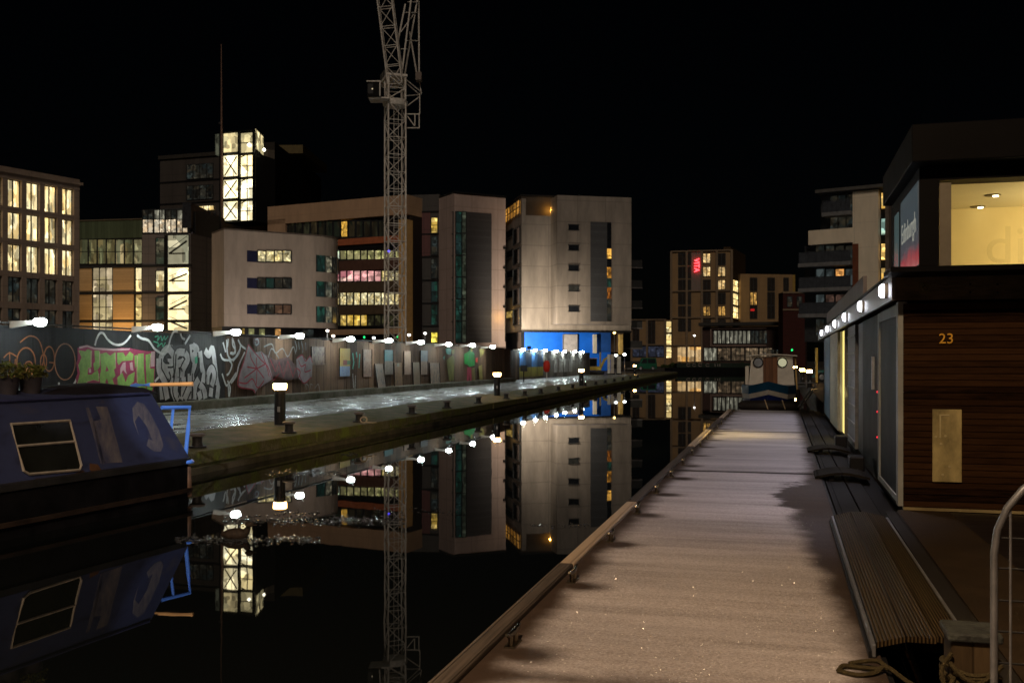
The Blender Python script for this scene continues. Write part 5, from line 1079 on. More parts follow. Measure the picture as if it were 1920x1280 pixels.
part(fk2, Cd, 'core_side', M('core_side_glass', (.06, .065, .055), .3), [(478.5, 291, 492, 415)], -.4, 0)
for y0, y1, m in ((305, 335, WHT), (348, 376, ORGW), (385, 415, E('amber_slot', (1, .5, .05), 1.1, .5))): window(fk2, Cd, 493, y0, 502, y1, m, 1, 1, -.3, name='window')
MB().box(fk.u(400), fk.u(415), .5, 5, fk.z(407, 289), fk.z(407, 250)).build('lift_glass', E('lift_glass', (.35, .36, .24), .22, .05, (1, 1, .3)), Cd, fk.M)
MB().lathe([(.1, -.3), (.35, 0), (.1, .3)], (fk.u(470), -.4, fk.z(470, 273)), 10).build('lamp_globe', glow('globe', (1, .93, .7), 6), Cd, fk.M); MB().lathe([(.1, -.25), (.28, 0), (.1, .25)], (fk.u(490), .8, fk.z(490, 279)), 10).build('lamp_globe', glow('globe', (1, .93, .7), 6), Cd, fk.M)
fw2 = Fac(503, 170, 515, 171); part(fw2, Cd, 'pale_pier', panelled('pier_beige', (.12, .1, .08), .7, 2, 3.7, .2, .5), [(502, 281, 515, 415)], -6, 0)
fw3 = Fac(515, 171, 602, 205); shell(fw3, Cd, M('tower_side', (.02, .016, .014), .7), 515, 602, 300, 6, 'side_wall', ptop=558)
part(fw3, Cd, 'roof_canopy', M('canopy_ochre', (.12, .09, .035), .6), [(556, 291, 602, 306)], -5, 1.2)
pole = thing('flag_pole', 'tall thin mast rising beside the glowing stair core', 'mast', P(415, 413, 161)); MB().tube([W(416, 414, 161), W(415.5, 250, 161), W(415, 83, 161)], [.22, .16, .07], 8).build('pole', M('pole_rust', (.2, .12, .09), .5), pole)
mb = MB(); q = W(413, 231, 161); mb.box(q.x - .25, q.x + .1, 160.9, 161.1, q.z - .15, q.z + .15); mb.build('bracket', BLK, pole)
# -- D: long beige building behind the crane
fd_ = Fac(505, 158, 770, 146)
Dd = thing('curved_office', 'long beige office building behind the crane, its storeys lit in yellow bands', 'building', fd_.base(640))
BEI = panelled('beige_render', (.45, .29, .18), .75, 4.5, 8, .15, .8)
shell(fd_, Dd, M('office_core', (.03, .022, .02), .7), 507, 766, 413, 5, ptop=636, o=-.6)
part(fd_, Dd, 'parapet', BEI, [(505, 377, 766, 412)], -5, .4); part(fd_, Dd, 'corner_pier', BEI, [(505, 412.2, 538, 640)], -5, .4)
mb = MB(); u = fd_.u(506)
for i in range(13):
    a = 540 + i * 14.2; window(fd_, Dd, a, 414, a + 13.2, 445, E('band_dim', (.2, .14, .06), .1, .0, (1, 1, .4), (.06, .09, .05)) if i != 7 else E('band_one', (1, .55, .08), .8, .0, (2.2, 2.2, 1), None, 1.8), 1, 1, 0, bar=.22)
part(fd_, Dd, 'terracotta_band', M('terracotta', (.42, .13, .06), .6, .25), [(610, 446, 766, 458)], -1, .5)
rows = [(459, 468, BLK, None), (469, 487, None, E('band_green', (.62, .6, .22), .5, .3, (1, 1, 1), (.85, .75, .35))), (507, 528, None, PINK), (548, 572, None, OFFY), (590, 611, None, YEL2)]
for y0, y1, b_, m in rows:
    if m is None: part(fd_, Dd, 'dark_band', BLK, [(610, y0, 753, y1)], -1, .2); continue
    for i in range(10):
        a = 625 + i * 12.9; mm = m
        if y0 == 590 and (i > 4 or i == 0): mm = E('band_off', (.16, .15, .06), .2, .0, (1, 1, 1))
        if y0 == 507 and i > 6: mm = OFFY
        if y0 == 469 and i == 0: mm = E('cafe_green', (.7, 1, .5), 1.2, .3, (1.5, 1.5, 1.5), (1, 1, .9))
        window(fd_, Dd, a, y0, a + 12.4, y1, mm, 1, 1, 0, bar=.16)
SPD = M('spandrel_maroon', (.11, .055, .04), .7, .25); SPB = M('spandrel_brown', (.1, .07, .045), .7, .25)
for y0, y1, m in ((487.5, 506.5, SPD), (528.5, 547.5, SPB), (572.5, 589.5, SPB), (611.5, 617, BLK), (617, 627, BEI)): part(fd_, Dd, 'spandrel', m, [(612, y0, 753, y1)], -1, .35)
part(fd_, Dd, 'lit_pier', M('pier_orange', (.62, .38, .15), .7, .15), [(753.5, 412.5, 767, 640)], -1, .8)
# -- E: dark red block
fe_ = Fac(766, 150, 824, 149)
Ed = thing('dark_block', 'dark maroon panelled block between the crane and the pale stair tower', 'building', fe_.base(795))
shell(fe_, Ed, panelled('charcoal_panel', (.045, .04, .038), .6, 3.2, 3.5, .25, .35), 766, 824, 365, 20)
part(fe_, Ed, 'maroon_panel', panelled('maroon_panel', (.11, .035, .035), .6, 3.2, 3.5, .2, .35), [(766, 399, 807, 438), (766, 441, 807, 480)], 0, .08)
part(fe_, Ed, 'floor_band', BLK, [(766, 396, 823, 399), (766, 438.2, 823, 440.8), (766, 480.2, 823, 483), (766, 524, 823, 527), (766, 567, 823, 570), (766, 610, 823, 613)], 0, .14)
for y0, y1, m in ((408, 437, YEL2), (443, 478, DIM), (485, 522, DIM), (528, 566, TEALW), (571, 609, TEALW), (623, 642, E('yellow_box', (1, .8, .1), 1.3, .6))): window(fe_, Ed, 809, y0, 821, y1, m, 1, 2, .12)
# -- F: pale stair tower with green glass strip
ff = Fac(852, 138, 948, 142); ffl = Fac(823, 146, 852, 138)
Fd = thing('pale_tower', 'pale concrete stair tower with a dark green glass strip and grey cladding', 'building', ff.base(885))
PC = panelled('pale_concrete', (.37, .28, .25), .75, 3.6, 2.85, .18, .6)
shell(ff, Fd, PC, 852, 948, 367, 5, ptop=900); 
mb = MB(); mb.box(ffl.u(823.5), ffl.u(852), 0, .3, .3, ffl.z(852, 363.5)); mb.build('left_wall', PC, Fd, ffl.M)
part(ff, Fd, 'grey_cladding', boards('grey_cladding', (.055, .052, .055), .6, .3, 2, .15, .6, .2, (2, 2, 4)), [(874, 399, 921, 642)], 0, .12)
for i in range(6): y0 = 397 + i * 41; window(ff, Fd, 853.5, y0, 865, y0 + 40, TEALW, 1, 2, .08, name='glass_strip'); window(ff, Fd, 865.5, y0, 873.5, y0 + 40, E('pale_slot', (.1, .12, .08), .4, .2), 1, 1, .08, name='glass_strip')
window(ffl, Fd, 829, 400, 843, 424, DIM, 2, 1, .08)
for i in range(6): y0 = 399 + i * 41; window(ffl, Fd, 843.5, y0, 851, y0 + 40, E('slot_warm', (.35, .26, .1), .5, .1, (2, 2, .3), (.05, .1, .06)), 2, 1, .08, name='glass_strip')
for y in (463, 500, 536, 573): part(ff, Fd, 'hopper_head', BLK, [(943, y, 948, y + 4)], 0, .25)
part(ff, Fd, 'downpipe', BLK, [(946.6, 467, 947.6, 640)], 0, .12)
part(ff, Fd, 'parapet_cap', BLK, [(852, 363.5, 948, 366)], -5, .25)
# -- H: flats above the blue base
fh = Fac(978, 136, 1183, 139.3); fhl = Fac(945, 147.7, 978, 136)
Hd = thing('apartment_block', 'cream apartment block with a projecting bay over a bright blue ground floor', 'building', fh.base(1080))
CR = panelled('cream_render', (.25, .215, .185), .75, 3.8, 2.86, .2, .5, .9); DKP = M('attic_dark', (.05, .042, .035), .7, .2)
MB().box(fh.u(978), fh.u(1183), 0, 14, fh.z(1080, 622), fh.z(1000, 404)).build('wall', CR, Hd, fh.M)
MB().box(fh.u(978) + .1, fh.u(1183), .8, 14, fh.z(1000, 404), fh.z(1000, 367)).build('attic', DKP, Hd, fh.M)
MB().box(fh.u(978), fh.u(1183) + .1, .7, 14.1, fh.z(1000, 366.8), fh.z(1000, 363.5)).build('roof', BLK, Hd, fh.M)
MB().box(fhl.u(945), fhl.u(978), .01, .6, fhl.z(960, 622), fhl.z(978, 372)).build('left_wall', CR, Hd, fhl.M)
# bay projecting 4 m
bo = 3.6
def bx(px): return fh.u(px) * (1 - bo / 138)
mb = MB(); mb.box(fh.u(1037) - .35, fh.u(1168), -bo, -.001, fh.z(1100, 610) + .05, fh.z(1100, 376)); mb.build('bay', CR, Hd, fh.M)
def hz(y): return H - (y - HY) / F * (137.5 - bo)
def hu(px): return ((T(px) * (136 - bo * fh.back.y) - (fh.a.x - bo * fh.back.x)) / (fh.e.x - T(px) * fh.e.y))
for i, y in enumerate((422, 460, 498, 536.5, 574.5)):
    w_ = MB().box(hu(1066), hu(1085), -bo - .05, -bo + .0, hz(y + 9), hz(y)).build('window', GLASS if i != 3 else DIM, Hd, fh.M)
    mb = MB(); mb.box(hu(1065), hu(1086), -bo - .1, -bo, hz(y) + .002, hz(y) + .09); mb.box(hu(1065), hu(1086), -bo - .1, -bo, hz(y + 9) - .09, hz(y + 9) - .002); mb.build('frame', FRM, w_, fh.M)
MB().box(hu(1107), hu(1138), -bo - .06, -bo + .0, hz(602), hz(415)).build('slate_panel', boards('slate_cladding', (.06, .062, .068), .6, .3, 2, .15, .6, .2, (2, 2, 4)), Hd, fh.M)
for i, (y0, y1, m) in enumerate(((415, 464, GLASS), (465, 483, E('flat_amber', (1, .5, .08), 1.6, .15, (2, 2, 1.2))), (484, 499, GLASS), (500, 520, E('flat_dim', (1, .42, .05), .6, .0, (2, 2, 1))), (521, 537, TEALW), (538, 559, E('flat_red', (1, .3, .03), .4, .0, (2, 2, 1))), (560, 602, DIM))):
    MB().box(hu(1138.3), hu(1146), -bo - .05, -bo + .0, hz(y1), hz(y0)).build('slot_window', m, Hd, fh.M)
MB().box(fh.u(978), fh.u(1183), -.3, 14, fh.z(1080, 623), fh.z(1080, 620)).build('floor_slab', BLK, Hd, fh.M)
BLUE = M('blue_wall', (.006, .1, .55), .5, .2, (.6, .6, .6))
MB().box(fh.u(978), fh.u(1145), .05, 1, .3, fh.z(1080, 623.2)).build('blue_base', BLUE, Hd, fh.M)
part(fh, Hd, 'blue_strip_edge', M('blue_dark', (.012, .06, .25), .5, .2), [(1123, 623.5, 1145, 660)], -.04, .02)
window(fh, Hd, 1055, 627, 1082, 662, M('grey_door', (.3, .29, .3), .5, .3), 1, 1, .1, STEEL, name='door')
part(fh, Hd, 'white_column', M('column_white', (.42, .4, .34), .6), [(1111, 627, 1117, 662)], 0, .5)
part(fhl, Hd, 'dark_base', GLASS, [(945, 624, 978, 660)], -.4, .05)
for i in range(5):
    y = 428 + i * 37.8
    for j, (x0, x1, a, b) in enumerate(((950, 963, 4, 17), (963.5, 976, 0, 30))): window(fhl, Hd, x0, y + a, x1, y + b, GLASS if not (i == 4 and j == 0) else E('flat_low', (.9, .6, .15), .5, .0, (1, 1, 1), None, 2), 1, 1, .08)
window(fhl, Hd, 948, 384, 976, 410, E('attic_room', (1, .45, .06), .9, .05, (.6, .6, .6), (.5, .2, .03), 1.2), 5, 2, .1)
al2 = bpy.data.lights.new('wall_lamp', 'POINT'); al2.energy = 110; al2.color = (1, .45, .06); al2.shadow_soft_size = .1
wl = MB().box(fh.u(1034.5), fh.u(1036), .3, .78, fh.z(1035, 398), fh.z(1035, 394)).build('wall_lamp', glow('wall_lamp_amber', (1, .5, .1), 3), Hd, fh.M)
o = bpy.data.objects.new('wall_light', al2); COL.objects.link(o); o.parent = wl; o.matrix_local = root_m(Hd).inverted() @ fh.M @ Matrix.Translation((fh.u(1032), .1, fh.z(1034, 393)))
al3 = bpy.data.lights.new('wall_lamp_yellow', 'POINT'); al3.energy = 80; al3.color = (1, .6, .1); al3.shadow_soft_size = .1
wl = MB().box(fhl.u(945.4) - .1, fhl.u(945.4) + .15, -.3, -.0, fhl.z(945, 606), fhl.z(945, 603)).build('wall_lamp', glow('wall_lamp_amber', (1, .5, .1), 3), Hd, fhl.M)
o = bpy.data.objects.new('wall_light', al3); COL.objects.link(o); o.parent = wl; o.location = Vector((T(942) * 141, 140.5, fhl.z(945, 600))) - Vector(Hd.location)
# balconies on the right flank
fhr = fh.side(1183, 14, left=False)
for i in range(6):
    z = fh.z(1183, 500 + i * 38)
    b_ = MB().box(fh.u(1183), fh.u(1183) + 1.9, .5, 4.5, z - .15, z).build('balcony', M('balcony_slab', (.12, .11, .11), .7), Hd, fh.M)
    mb = MB(); mb.box(fh.u(1183) + .1, fh.u(1183) + 1.85, .5, .54, z + .002, z + 1.0); mb.box(fh.u(1183) + 1.82, fh.u(1183) + 1.86, .54, 4.5, z + .002, z + 1.0); mb.build('balustrade', M('balustrade_dark', (.03, .03, .03), .4), b_, fh.M)
# porch under the right end
part(fh, Hd, 'porch_wall', M('porch_brown', (.1, .07, .05), .7), [(1146, 624, 1172, 660)], -2, -.6)
part(fh, Hd, 'lit_column', M('column_ochre', (.6, .42, .14), .6), [(1161, 627, 1167, 664)], -.4, .2)
# the site flood lamp that lights the flats from low on the left
fl = thing('site_floodlight', 'yellowish flood lamp on a post behind the hoarding below the cream flats', 'flood light', (T(992) * 128, 128, .47))
b0 = Vector(fl.location); MB().tube([b0, b0 + Vector((0, 0, 3.0))], .06).build('post', BLK, fl); MB().box(b0.x - .25, b0.x + .25, b0.y - .15, b0.y + .0, 3.4, 3.75).build('head', BLK, fl)
MB().box(b0.x - .22, b0.x + .22, b0.y + .002, b0.y + .03, 3.43, 3.72).build('lens', glow('flood_lens', (1, .8, .5), 6), fl)
l = bpy.data.lights.new('flood', 'SPOT'); l.energy = 11500; l.color = (1, .86, .66); l.shadow_soft_size = .2; l.spot_size = R(105); l.spot_blend = .7
o = bpy.data.objects.new('flood', l); COL.objects.link(o); o.parent = fl; o.location = (0, .35, 3.1); o.rotation_euler = (Vector((2.6, 8.5, 3.5)) * -1).to_track_quat('Z', 'Y').to_euler()
# -- G: white curved office in front
fg = Fac(420, 116, 590, 122)
Gd = thing('curved_white_office', 'pale office building with a rounded right corner and three strip windows', 'building', fg.base(510))
GW = panelled('office_render', (.5, .42, .36), .8, 5.5, 3.4, .16, .85, .8)
u1 = fg.u(590); zt0, zb0 = fg.z(420, 430), fg.z(500, 613)
pl_ = [(fg.u(420), 0)] + [(u1 + 4.1 * math.sin(R(a)), 3.0 - 3.0 * math.cos(R(a))) for a in range(0, 91, 9)] + [(u1 + 4.1, 5), (fg.u(420), 5)]
MB().prism(pl_, zb0, zt0).build('wall', GW, Gd, fg.M)
MB().prism([(x + (-.05 if x < 1 else .06), y - (.06 if y < 10 else 0)) for x, y in pl_], zt0 + .002, zt0 + .15).build('coping', M('coping_grey', (.16, .13, .11), .7), Gd, fg.M)
MB().prism([(x - .8, y + .8 if y < 4.5 else y) if x > 1 else (x, y + .8 if y < 4.5 else y) for x, y in pl_], .3, zb0 - .002).build('ground_floor', BLK, Gd, fg.M)
NAVP = M('navy_panel', (.025, .028, .07), .4, .2)
for y0, y1, ms in ((470, 491, [OFFY] * 4), (521, 540.5, [DIM, TEALW, DIM, DIM]), (571, 588.5, [DIM, DIM, E('curtain', (.35, .18, .1), .22, .3), E('curtain', (.35, .18, .1), .22, .3)])):
    part(fg, Gd, 'navy_panel', NAVP, [(463, y0, 482, y1)], 0, .04)
    for k in range(4): window(fg, Gd, 482.4 + k * 15.8, y0, 482.4 + (k + 1) * 15.8, y1, ms[k], 1, 1, .04, bar=.12)
# windows that follow the rounded corner
for y0, y1 in ((478, 509), (527, 556), (574, 604)):
    z1_, z0_ = fg.z(592, y0), fg.z(592, y1)
    for k in range(5):
        a0, a1 = 3 + k * 17, 3 + (k + 1) * 17 - 1.5
        q = [(u1 + 4.16 * math.sin(R(a)), 3.0 - 3.06 * math.cos(R(a))) for a in (a0, a1)]; qi = [(u1 + 4.0 * math.sin(R(a)), 3.0 - 2.9 * math.cos(R(a))) for a in (a0, a1)]
        w_ = MB().hexa([(q[0][0], q[0][1], z0_), (q[1][0], q[1][1], z0_), (qi[1][0], qi[1][1], z0_), (qi[0][0], qi[0][1], z0_), (q[0][0], q[0][1], z1_), (q[1][0], q[1][1], z1_), (qi[1][0], qi[1][1], z1_), (qi[0][0], qi[0][1], z1_)]).build('window', [TEALW, E('corner_room', (.7, .62, .4), .4, .0, (1.5, 1.5, 1.5), (.05, .1, .1)), DIM, DIM, DIM][k], Gd, fg.M)
        MB().tube([(q[0][0], q[0][1], z0_), (q[0][0], q[0][1], z1_)], .07, 6).build('frame', FRM, w_, fg.M)
for x0, x1, m in ((458, 462, YEL2), (470, 480, E('shop_dim', (.5, .5, .2), .5, .2)), (490, 500, E('shop_dim', (.5, .5, .2), .5, .2)), (520, 530, E('shop_orange', (1, .5, .15), .8, .1)), (572, 592, DIM)):
    MB().box(fg.u(x0), fg.u(x1), .7, .78, fg.z(500, 628), fg.z(500, 616)).build('shop_window', m, Gd, fg.M)
# -- I: hotel block with the red sign, and its wings
fi = Fac(1258, 216, 1373, 213)
Id = thing('hotel_block', 'ochre brick block with tall windows and a red vertical VITA sign', 'building', fi.base(1315, .62))
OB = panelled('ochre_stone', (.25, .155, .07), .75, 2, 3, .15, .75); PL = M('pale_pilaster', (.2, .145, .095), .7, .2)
shell(fi, Id, OB, 1258, 1374, 469, 8, z0=.5, ptop=1315, o=-.4)
mb = MB()
for x in (1258.5, 1287.5, 1316, 1344, 1372): mb.box(fi.u(x) - .22, fi.u(x) + .22, -.05, .4, .5, fi.z(1315, 470))
for y in (470, 545, 595, 647): mb.box(fi.u(1258), fi.u(1373), -.03, .4, fi.z(1315, y + 1.2), fi.z(1315, y - 1.2))
mb.build('stone_frame', PL, Id, fi.M)
part(fi, Id, 'sign_panel', boards('sign_panel_grey', (.2, .16, .14), .6, .5, 0, .15, .6, .2), [(1296, 472, 1317, 544)], -.4, -.3)
VM = fi.M @ Matrix.Translation((fi.u(1306), -.1, fi.z(1306, 497.5))) @ Matrix.Rotation(R(90), 4, 'X') @ Matrix.Rotation(R(-90), 4, 'Z')
si = text('VITA', 1.62, glow('sign_red', (1, .04, .05), 8), Id, VM, 'sign_lettering', .08, sx=.86)
LITB = E('hotel_lit', (1, .6, .2), .95, .25, (1.4, 1.4, 1.4), (1, .72, .35))
for (x0, x1, r_) in ((1272, 1287, [0, 0, 0, 0, 0, 0]), (1289, 1295, [0, 0, 0, 0, 0, 0]), (1318, 1332, [1, 1, 0, 0, 2, 0]), (1346, 1360, [0, 1, 1, 0, 2, 0])):
    for k, y0 in enumerate((474, 499, 523.5, 548, 573, 598)):
        m = LITB if r_[k] == 1 else E('hotel_part', (1, .55, .12), .75, .0, (1.8, 1.8, 1.2), (.6, .3, .08)) if r_[k] == 2 else E('hotel_dark', (.12, .05, .02), .03, .0)
        window(fi, Id, x0, y0 + 1, x1, y0 + (19 if r_[k] else 22), m, 2, 1, -.32, bar=.16)
for x0, x1 in ((1270, 1287), (1289, 1302), (1304, 1317)): window(fi, Id, x0, 650, x1, 678, E('lobby', (1, .48, .1), 1.3, .3, (.5, .5, .5), (1, .7, .35)), 2, 1, -.3)
fi2 = Fac(1374, 217, 1386, 224)
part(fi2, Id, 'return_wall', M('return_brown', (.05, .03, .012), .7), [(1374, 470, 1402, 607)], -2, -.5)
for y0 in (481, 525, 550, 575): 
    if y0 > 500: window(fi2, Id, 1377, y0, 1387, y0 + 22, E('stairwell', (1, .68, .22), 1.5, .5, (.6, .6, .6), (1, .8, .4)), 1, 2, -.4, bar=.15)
I2 = thing('ochre_wing', 'lower ochre block right of the red sign with dark tall windows', 'building', Fac(1388, 224, 1492, 226).base(1440, .62))
f2 = Fac(1388, 224, 1492, 226); shell(f2, I2, OB, 1388, 1486, 514, 25, z0=.5); shell(f2, I2, M('wing_side', (.3, .2, .05), .7), 1486.2, 1491, 515, 20, 'side_wall', z0=.5)
for x in (1406, 1439, 1469):
    for k, y0 in enumerate((521, 548, 573)): window(f2, I2, x, y0, x + (13 if x != 1469 else 9), y0 + 24, E('hotel_part', (1, .55, .12), .75, .0) if (x == 1406 and k == 1) else E('hotel_dark', (.12, .05, .02), .03, .0), 2, 1, .06, bar=.16)
part(f2, I2, 'red_sign', glow('red_glow', (.8, .02, .02), .5), [(1407, 579, 1414, 583)], .1, .2)
I3 = thing('low_ochre_wing', 'low ochre wing left of the sign block with a strip of three glowing windows', 'building', Fac(1180, 210, 1260, 213).base(1220, .62))
f3 = Fac(1180, 212, 1260, 210); shell(f3, I3, OB, 1183, 1258, 600, 5, z0=.5, o=-.3)
mb = MB()
for x in (1184, 1213, 1247): mb.box(f3.u(x) - .2, f3.u(x) + .2, -.1, .4, .5, f3.z(1220, 598))
for y in (599, 646): mb.box(f3.u(1183), f3.u(1247), -.07, .4, f3.z(1220, y + 1), f3.z(1220, y - 1))
mb.build('stone_frame', PL, I3, f3.M)
for x0, x1 in ((1186, 1198), (1215, 1228)): window(f3, I3, x0, 601, x1, 644, E('hotel_dark', (.12, .05, .02), .03, .0), 2, 1, -.25, bar=.15)
for x0, x1 in ((1186, 1212), (1215, 1245)): window(f3, I3, x0, 649, x1, 669, E('wing_dim', (.1, .12, .2), .2, .0), 2, 1, -.25, bar=.15)
for y0 in (602, 626, 650): window(f3, I3, 1249, y0, 1259, y0 + 21, E('stairwell', (1, .68, .22), 1.5, .5), 1, 2, -.2, bar=.12, name='stair_window')
# -- pavilion
fp = Fac(1316, 191, 1515, 184)
Pd = thing('glazed_pavilion', 'low two storey pavilion with a row of pale blinds, across the end of the basin', 'building', fp.base(1410, .62))
shell(fp, Pd, M('pavilion_brown', (.06, .035, .03), .7), 1317, 1510, 612, 4, z0=.5); part(fp, Pd, 'flat_roof', M('pavilion_roof', (.04, .038, .035), .6), [(1312, 604, 1520, 610)], -4, 1.5)
part(fp, Pd, 'pale_frame', M('frame_tan', (.2, .14, .12), .7), [(1332, 614, 1437, 617), (1332, 646, 1437, 649.5), (1332, 617, 1335, 646)], 0, .5)
for i in range(13): window(fp, Pd, 1338 + i * 7.8, 620, 1344.5 + i * 7.8, 644, PALEW if i < 9 else DIM, 1, 1, .1, bar=.12)
for i in range(5): window(fp, Pd, 1320 + i * 26, 652, 1344 + i * 26, 676, PALEW if i == 0 else E('pav_room', (.45, .34, .2), .25, .0, (1, 1, 1), (.9, .6, .35)), 3, 1, .1, bar=.12)
for i in range(5): window(fp, Pd, 1440 + i * 14, 655, 1452 + i * 14, 676, DIM, 2, 1, .1)
part(fp, Pd, 'amber_sign', glow('amber_sign', (1, .5, .05), .8), [(1483, 611, 1496, 615)], .1, .3)
# -- red brick piece
fr_ = Fac(1467, 176, 1512, 176); Rd = thing('brick_house', 'small red brick building between the ochre wing and the balcony flats', 'building', fr_.base(1490, .62))
shell(fr_, Rd, M('red_brick', (.05, .014, .012), .8, .3), 1468, 1510, 548, 3, z0=.5); part(fr_, Rd, 'string_course', PL, [(1467, 547, 1511, 550), (1467, 579, 1511, 582)], -.2, .2)
for x in (1476, 1494): window(fr_, Rd, x, 556, x + 9, 575, DIM, 1, 2, .06); 
# -- J: balcony flats at right
fj = Fac(1500, 122, 1672, 116)
Jd = thing('balcony_flats', 'white and grey balcony flats with brown panels behind the houseboat', 'building', fj.base(1600, .5))
WR = panelled('white_render', (.7, .6, .46), .75, 5.5, 2.95, .14, .8); CH = M('flats_charcoal', (.035, .036, .04), .5, .3)
part(fj, Jd, 'wall', WR, [(1600, 358, 1648, 640)], -8, .3); part(fj, Jd, 'beam', WR, [(1517, 430, 1600, 457)], -6, .28)
part(fj, Jd, 'core', CH, [(1535, 360, 1600, 430), (1505, 457, 1600, 640), (1648, 362, 1672, 640)], -8, -.8)
part(fj, Jd, 'roof', M('flats_roof', (.09, .085, .08), .6), [(1533, 352, 1670, 358)], -9, 1.0)
part(fj, Jd, 'brown_panel', M('cedar', (.16, .05, .025), .7, .3), [(1600, 457.5, 1611, 640)], .3, .36)
window(fj, Jd, 1553, 364, 1599, 398, DIM, 3, 1, -.7); window(fj, Jd, 1553, 405, 1599, 428, DIM, 3, 1, -.7)
for k, y in enumerate((459, 503, 551, 597)):
    for i in range(4):
        m = E('flat_orange', (1, .45, .12), 1.0, .3, (1.4, 1.4, 1.4)) if (k == 1 and i == 2) else E('flat_pink', (.4, .22, .16), .2, .2) if (k == 2 and i in (1, 2)) else E('flat_grey', (.2, .25, .25), .2, .2, (1, 1, .4)) if k in (1, 2) else DIM
        window(fj, Jd, 1526 + i * 18.6, y, 1543 + i * 18.6, y + 32 if not (k == 1 and i == 2) else y + 18, m, 1, 1, -.75, name='window')
RAIL = M('balcony_glass', (.05, .055, .065), .15, .3); SLB = M('balcony_concrete', (.16, .16, .165), .7, .3)
for y in (399, 493, 540, 588): 
    b_ = part(fj, Jd, 'balcony', SLB, [((1546 if y < 420 else 1502), y, 1600, y + 7)], -.8, 1.2); mb = MB()
    x0 = 1548 if y < 420 else 1504
    fj.slab(mb, x0, y - 20, 1599, y - .3, 1.1, 1.14)
    for i in range(7): u = fj.u(x0 + (1599 - x0) * i / 6); mb.box(u - .03, u + .03, -1.2, -1.08, fj.z(1560, y), fj.z(1560, y - 20))
    mb.box(fj.u(x0), fj.u(1599), -1.19, -1.1, fj.z(1560, y - 20), fj.z(1560, y - 21)); mb.build('balustrade', RAIL, b_, fj.M)
for y0, m in ((359, E('slot_gold', (1, .55, .1), 1.3, .4, (1, 1, 1), (1, .7, .25))), (408, E('slot_teal', (.55, .75, .55), .9, .15, (1, 1, .8), (.1, .3, .35))), (455, E('slot_gold', (1, .55, .1), 1.3, .4)), (501, E('slot_gold', (1, .55, .1), 1.3, .4))): window(fj, Jd, 1649, y0, 1660, y0 + 32, m, 1, 1, -.6, bar=.14)
part(fj, Jd, 'flank', M('flank_grey', (.14, .11, .09), .7), [(1661, 330, 1668, 640)], -6, .4)

# ------------------------------------------------------------------ tower crane
cw = P(741, 640, 88); cz = H - (196 - HY) / F * 88
cr_ = thing('tower_crane', 'tall grey lattice tower crane rising out of frame behind the hoarding', 'crane', (cw.x, 88, .47))
CM = Matrix.Translation((cw.x, 88, 0)) @ Matrix.Rotation(R(19), 4, 'Z'); CST = M('crane_grey', (.66, .61, .55), .5, .3, (3, 3, 3))
def lattice(p0, p1, up, w, h, step, rl, rb):
    """square lattice beam from p0 to p1"""
    p0, p1 = Vector(p0), Vector(p1); ax = (p1 - p0); Ln = ax.length; ax.normalize(); sx_ = ax.cross(Vector(up)).normalized(); sy_ = sx_.cross(ax)
    c = [(-w, -h), (w, -h), (w, h), (-w, h)]; mb = MB(); n = max(1, round(Ln / step)); Pn = lambda i, k: p0 + ax * (Ln * i / n) + sx_ * c[k][0] / 2 + sy_ * c[k][1] / 2
    for k in range(4): mb.tube([Pn(0, k), Pn(n, k)], rl, 6)
    for i in range(n):
        for k in range(4):
            a, b = (k, (k + 1) % 4); mb.tube([Pn(i, a), Pn(i, b)], rb, 5)
            mb.tube([Pn(i, a), Pn(i + 1, b)] if (i + k) % 2 else [Pn(i, b), Pn(i + 1, a)], rb, 5)
    return mb
lattice((0, 0, .3), (0, 0, cz), (0, 1, 0), 1.55, 1.55, 1.5, .075, .04).build('mast', CST, cr_, CM)
mb = MB(); mb.box(-.05, .05, -.3, .3, 1, cz - 1); 
mb = MB()
for i in range(int((cz - 1) / .3)): mb.tube([(-.2, -.4, 1 + i * .3), (.2, -.4, 1 + i * .3)], .012, 4)
mb.tube([(-.2, -.4, 1), (-.2, -.4, cz)], .025, 5); mb.tube([(.2, -.4, 1), (.2, -.4, cz)], .025, 5); mb.build('ladder', CST, cr_, CM)
MB().lathe([(1.0, cz - .2), (1.1, cz), (1.1, cz + .25), (.95, cz + .35)], n=20).build('slewing_ring', CST, cr_, CM, smooth=True)
lattice((0, 0, cz + .3), (0, 0, cz + 2.3), (0, 1, 0), 1.5, 1.5, 1.2, .09, .05).build('slewing_tower', CST, cr_, CM)
MB().box(-.9, .9, -.9, 3.4, cz + 2.3, cz + 2.5).build('machinery_deck', CST, cr_, CM); MB().box(-.7, .7, 1.4, 3.2, cz + 2.52, cz + 3.4).build('winch_house', M('winch_grey', (.1, .095, .09), .6), cr_, CM)
cb = MB(); k = W(703, 172, 87); 
cbo = MB().box(k.x - .55, k.x + .5, 86.2, 88.0, k.z - .6, k.z + .6).build('cab', M('cab_dark', (.012, .012, .012), .5, spec=.02), cr_)
MB().box(k.x - .5, k.x - .05, 86.15, 86.19, k.z - .4, k.z + .45).build('cab_window', BLK, cbo); mb = MB(); mb.box(k.x - .6, k.x + .6, 86.1, 88.1, k.z + .62, k.z + .72); mb.box(k.x - .5, k.x + 1.3, 86.4, 88.0, k.z - .74, k.z - .62); mb.box(k.x + .5, k.x + .6, 86.1, 86.2, k.z - .6, k.z + .6); mb.build('cab_frame', CST, cbo)
MB().lathe([(.02, -.06), (.07, 0), (.02, .06)], (k.x - .1, 86.1, k.z), 8).build('cab_lamp', glow('cab_lamp', (1, .8, .5), .6), cbo)
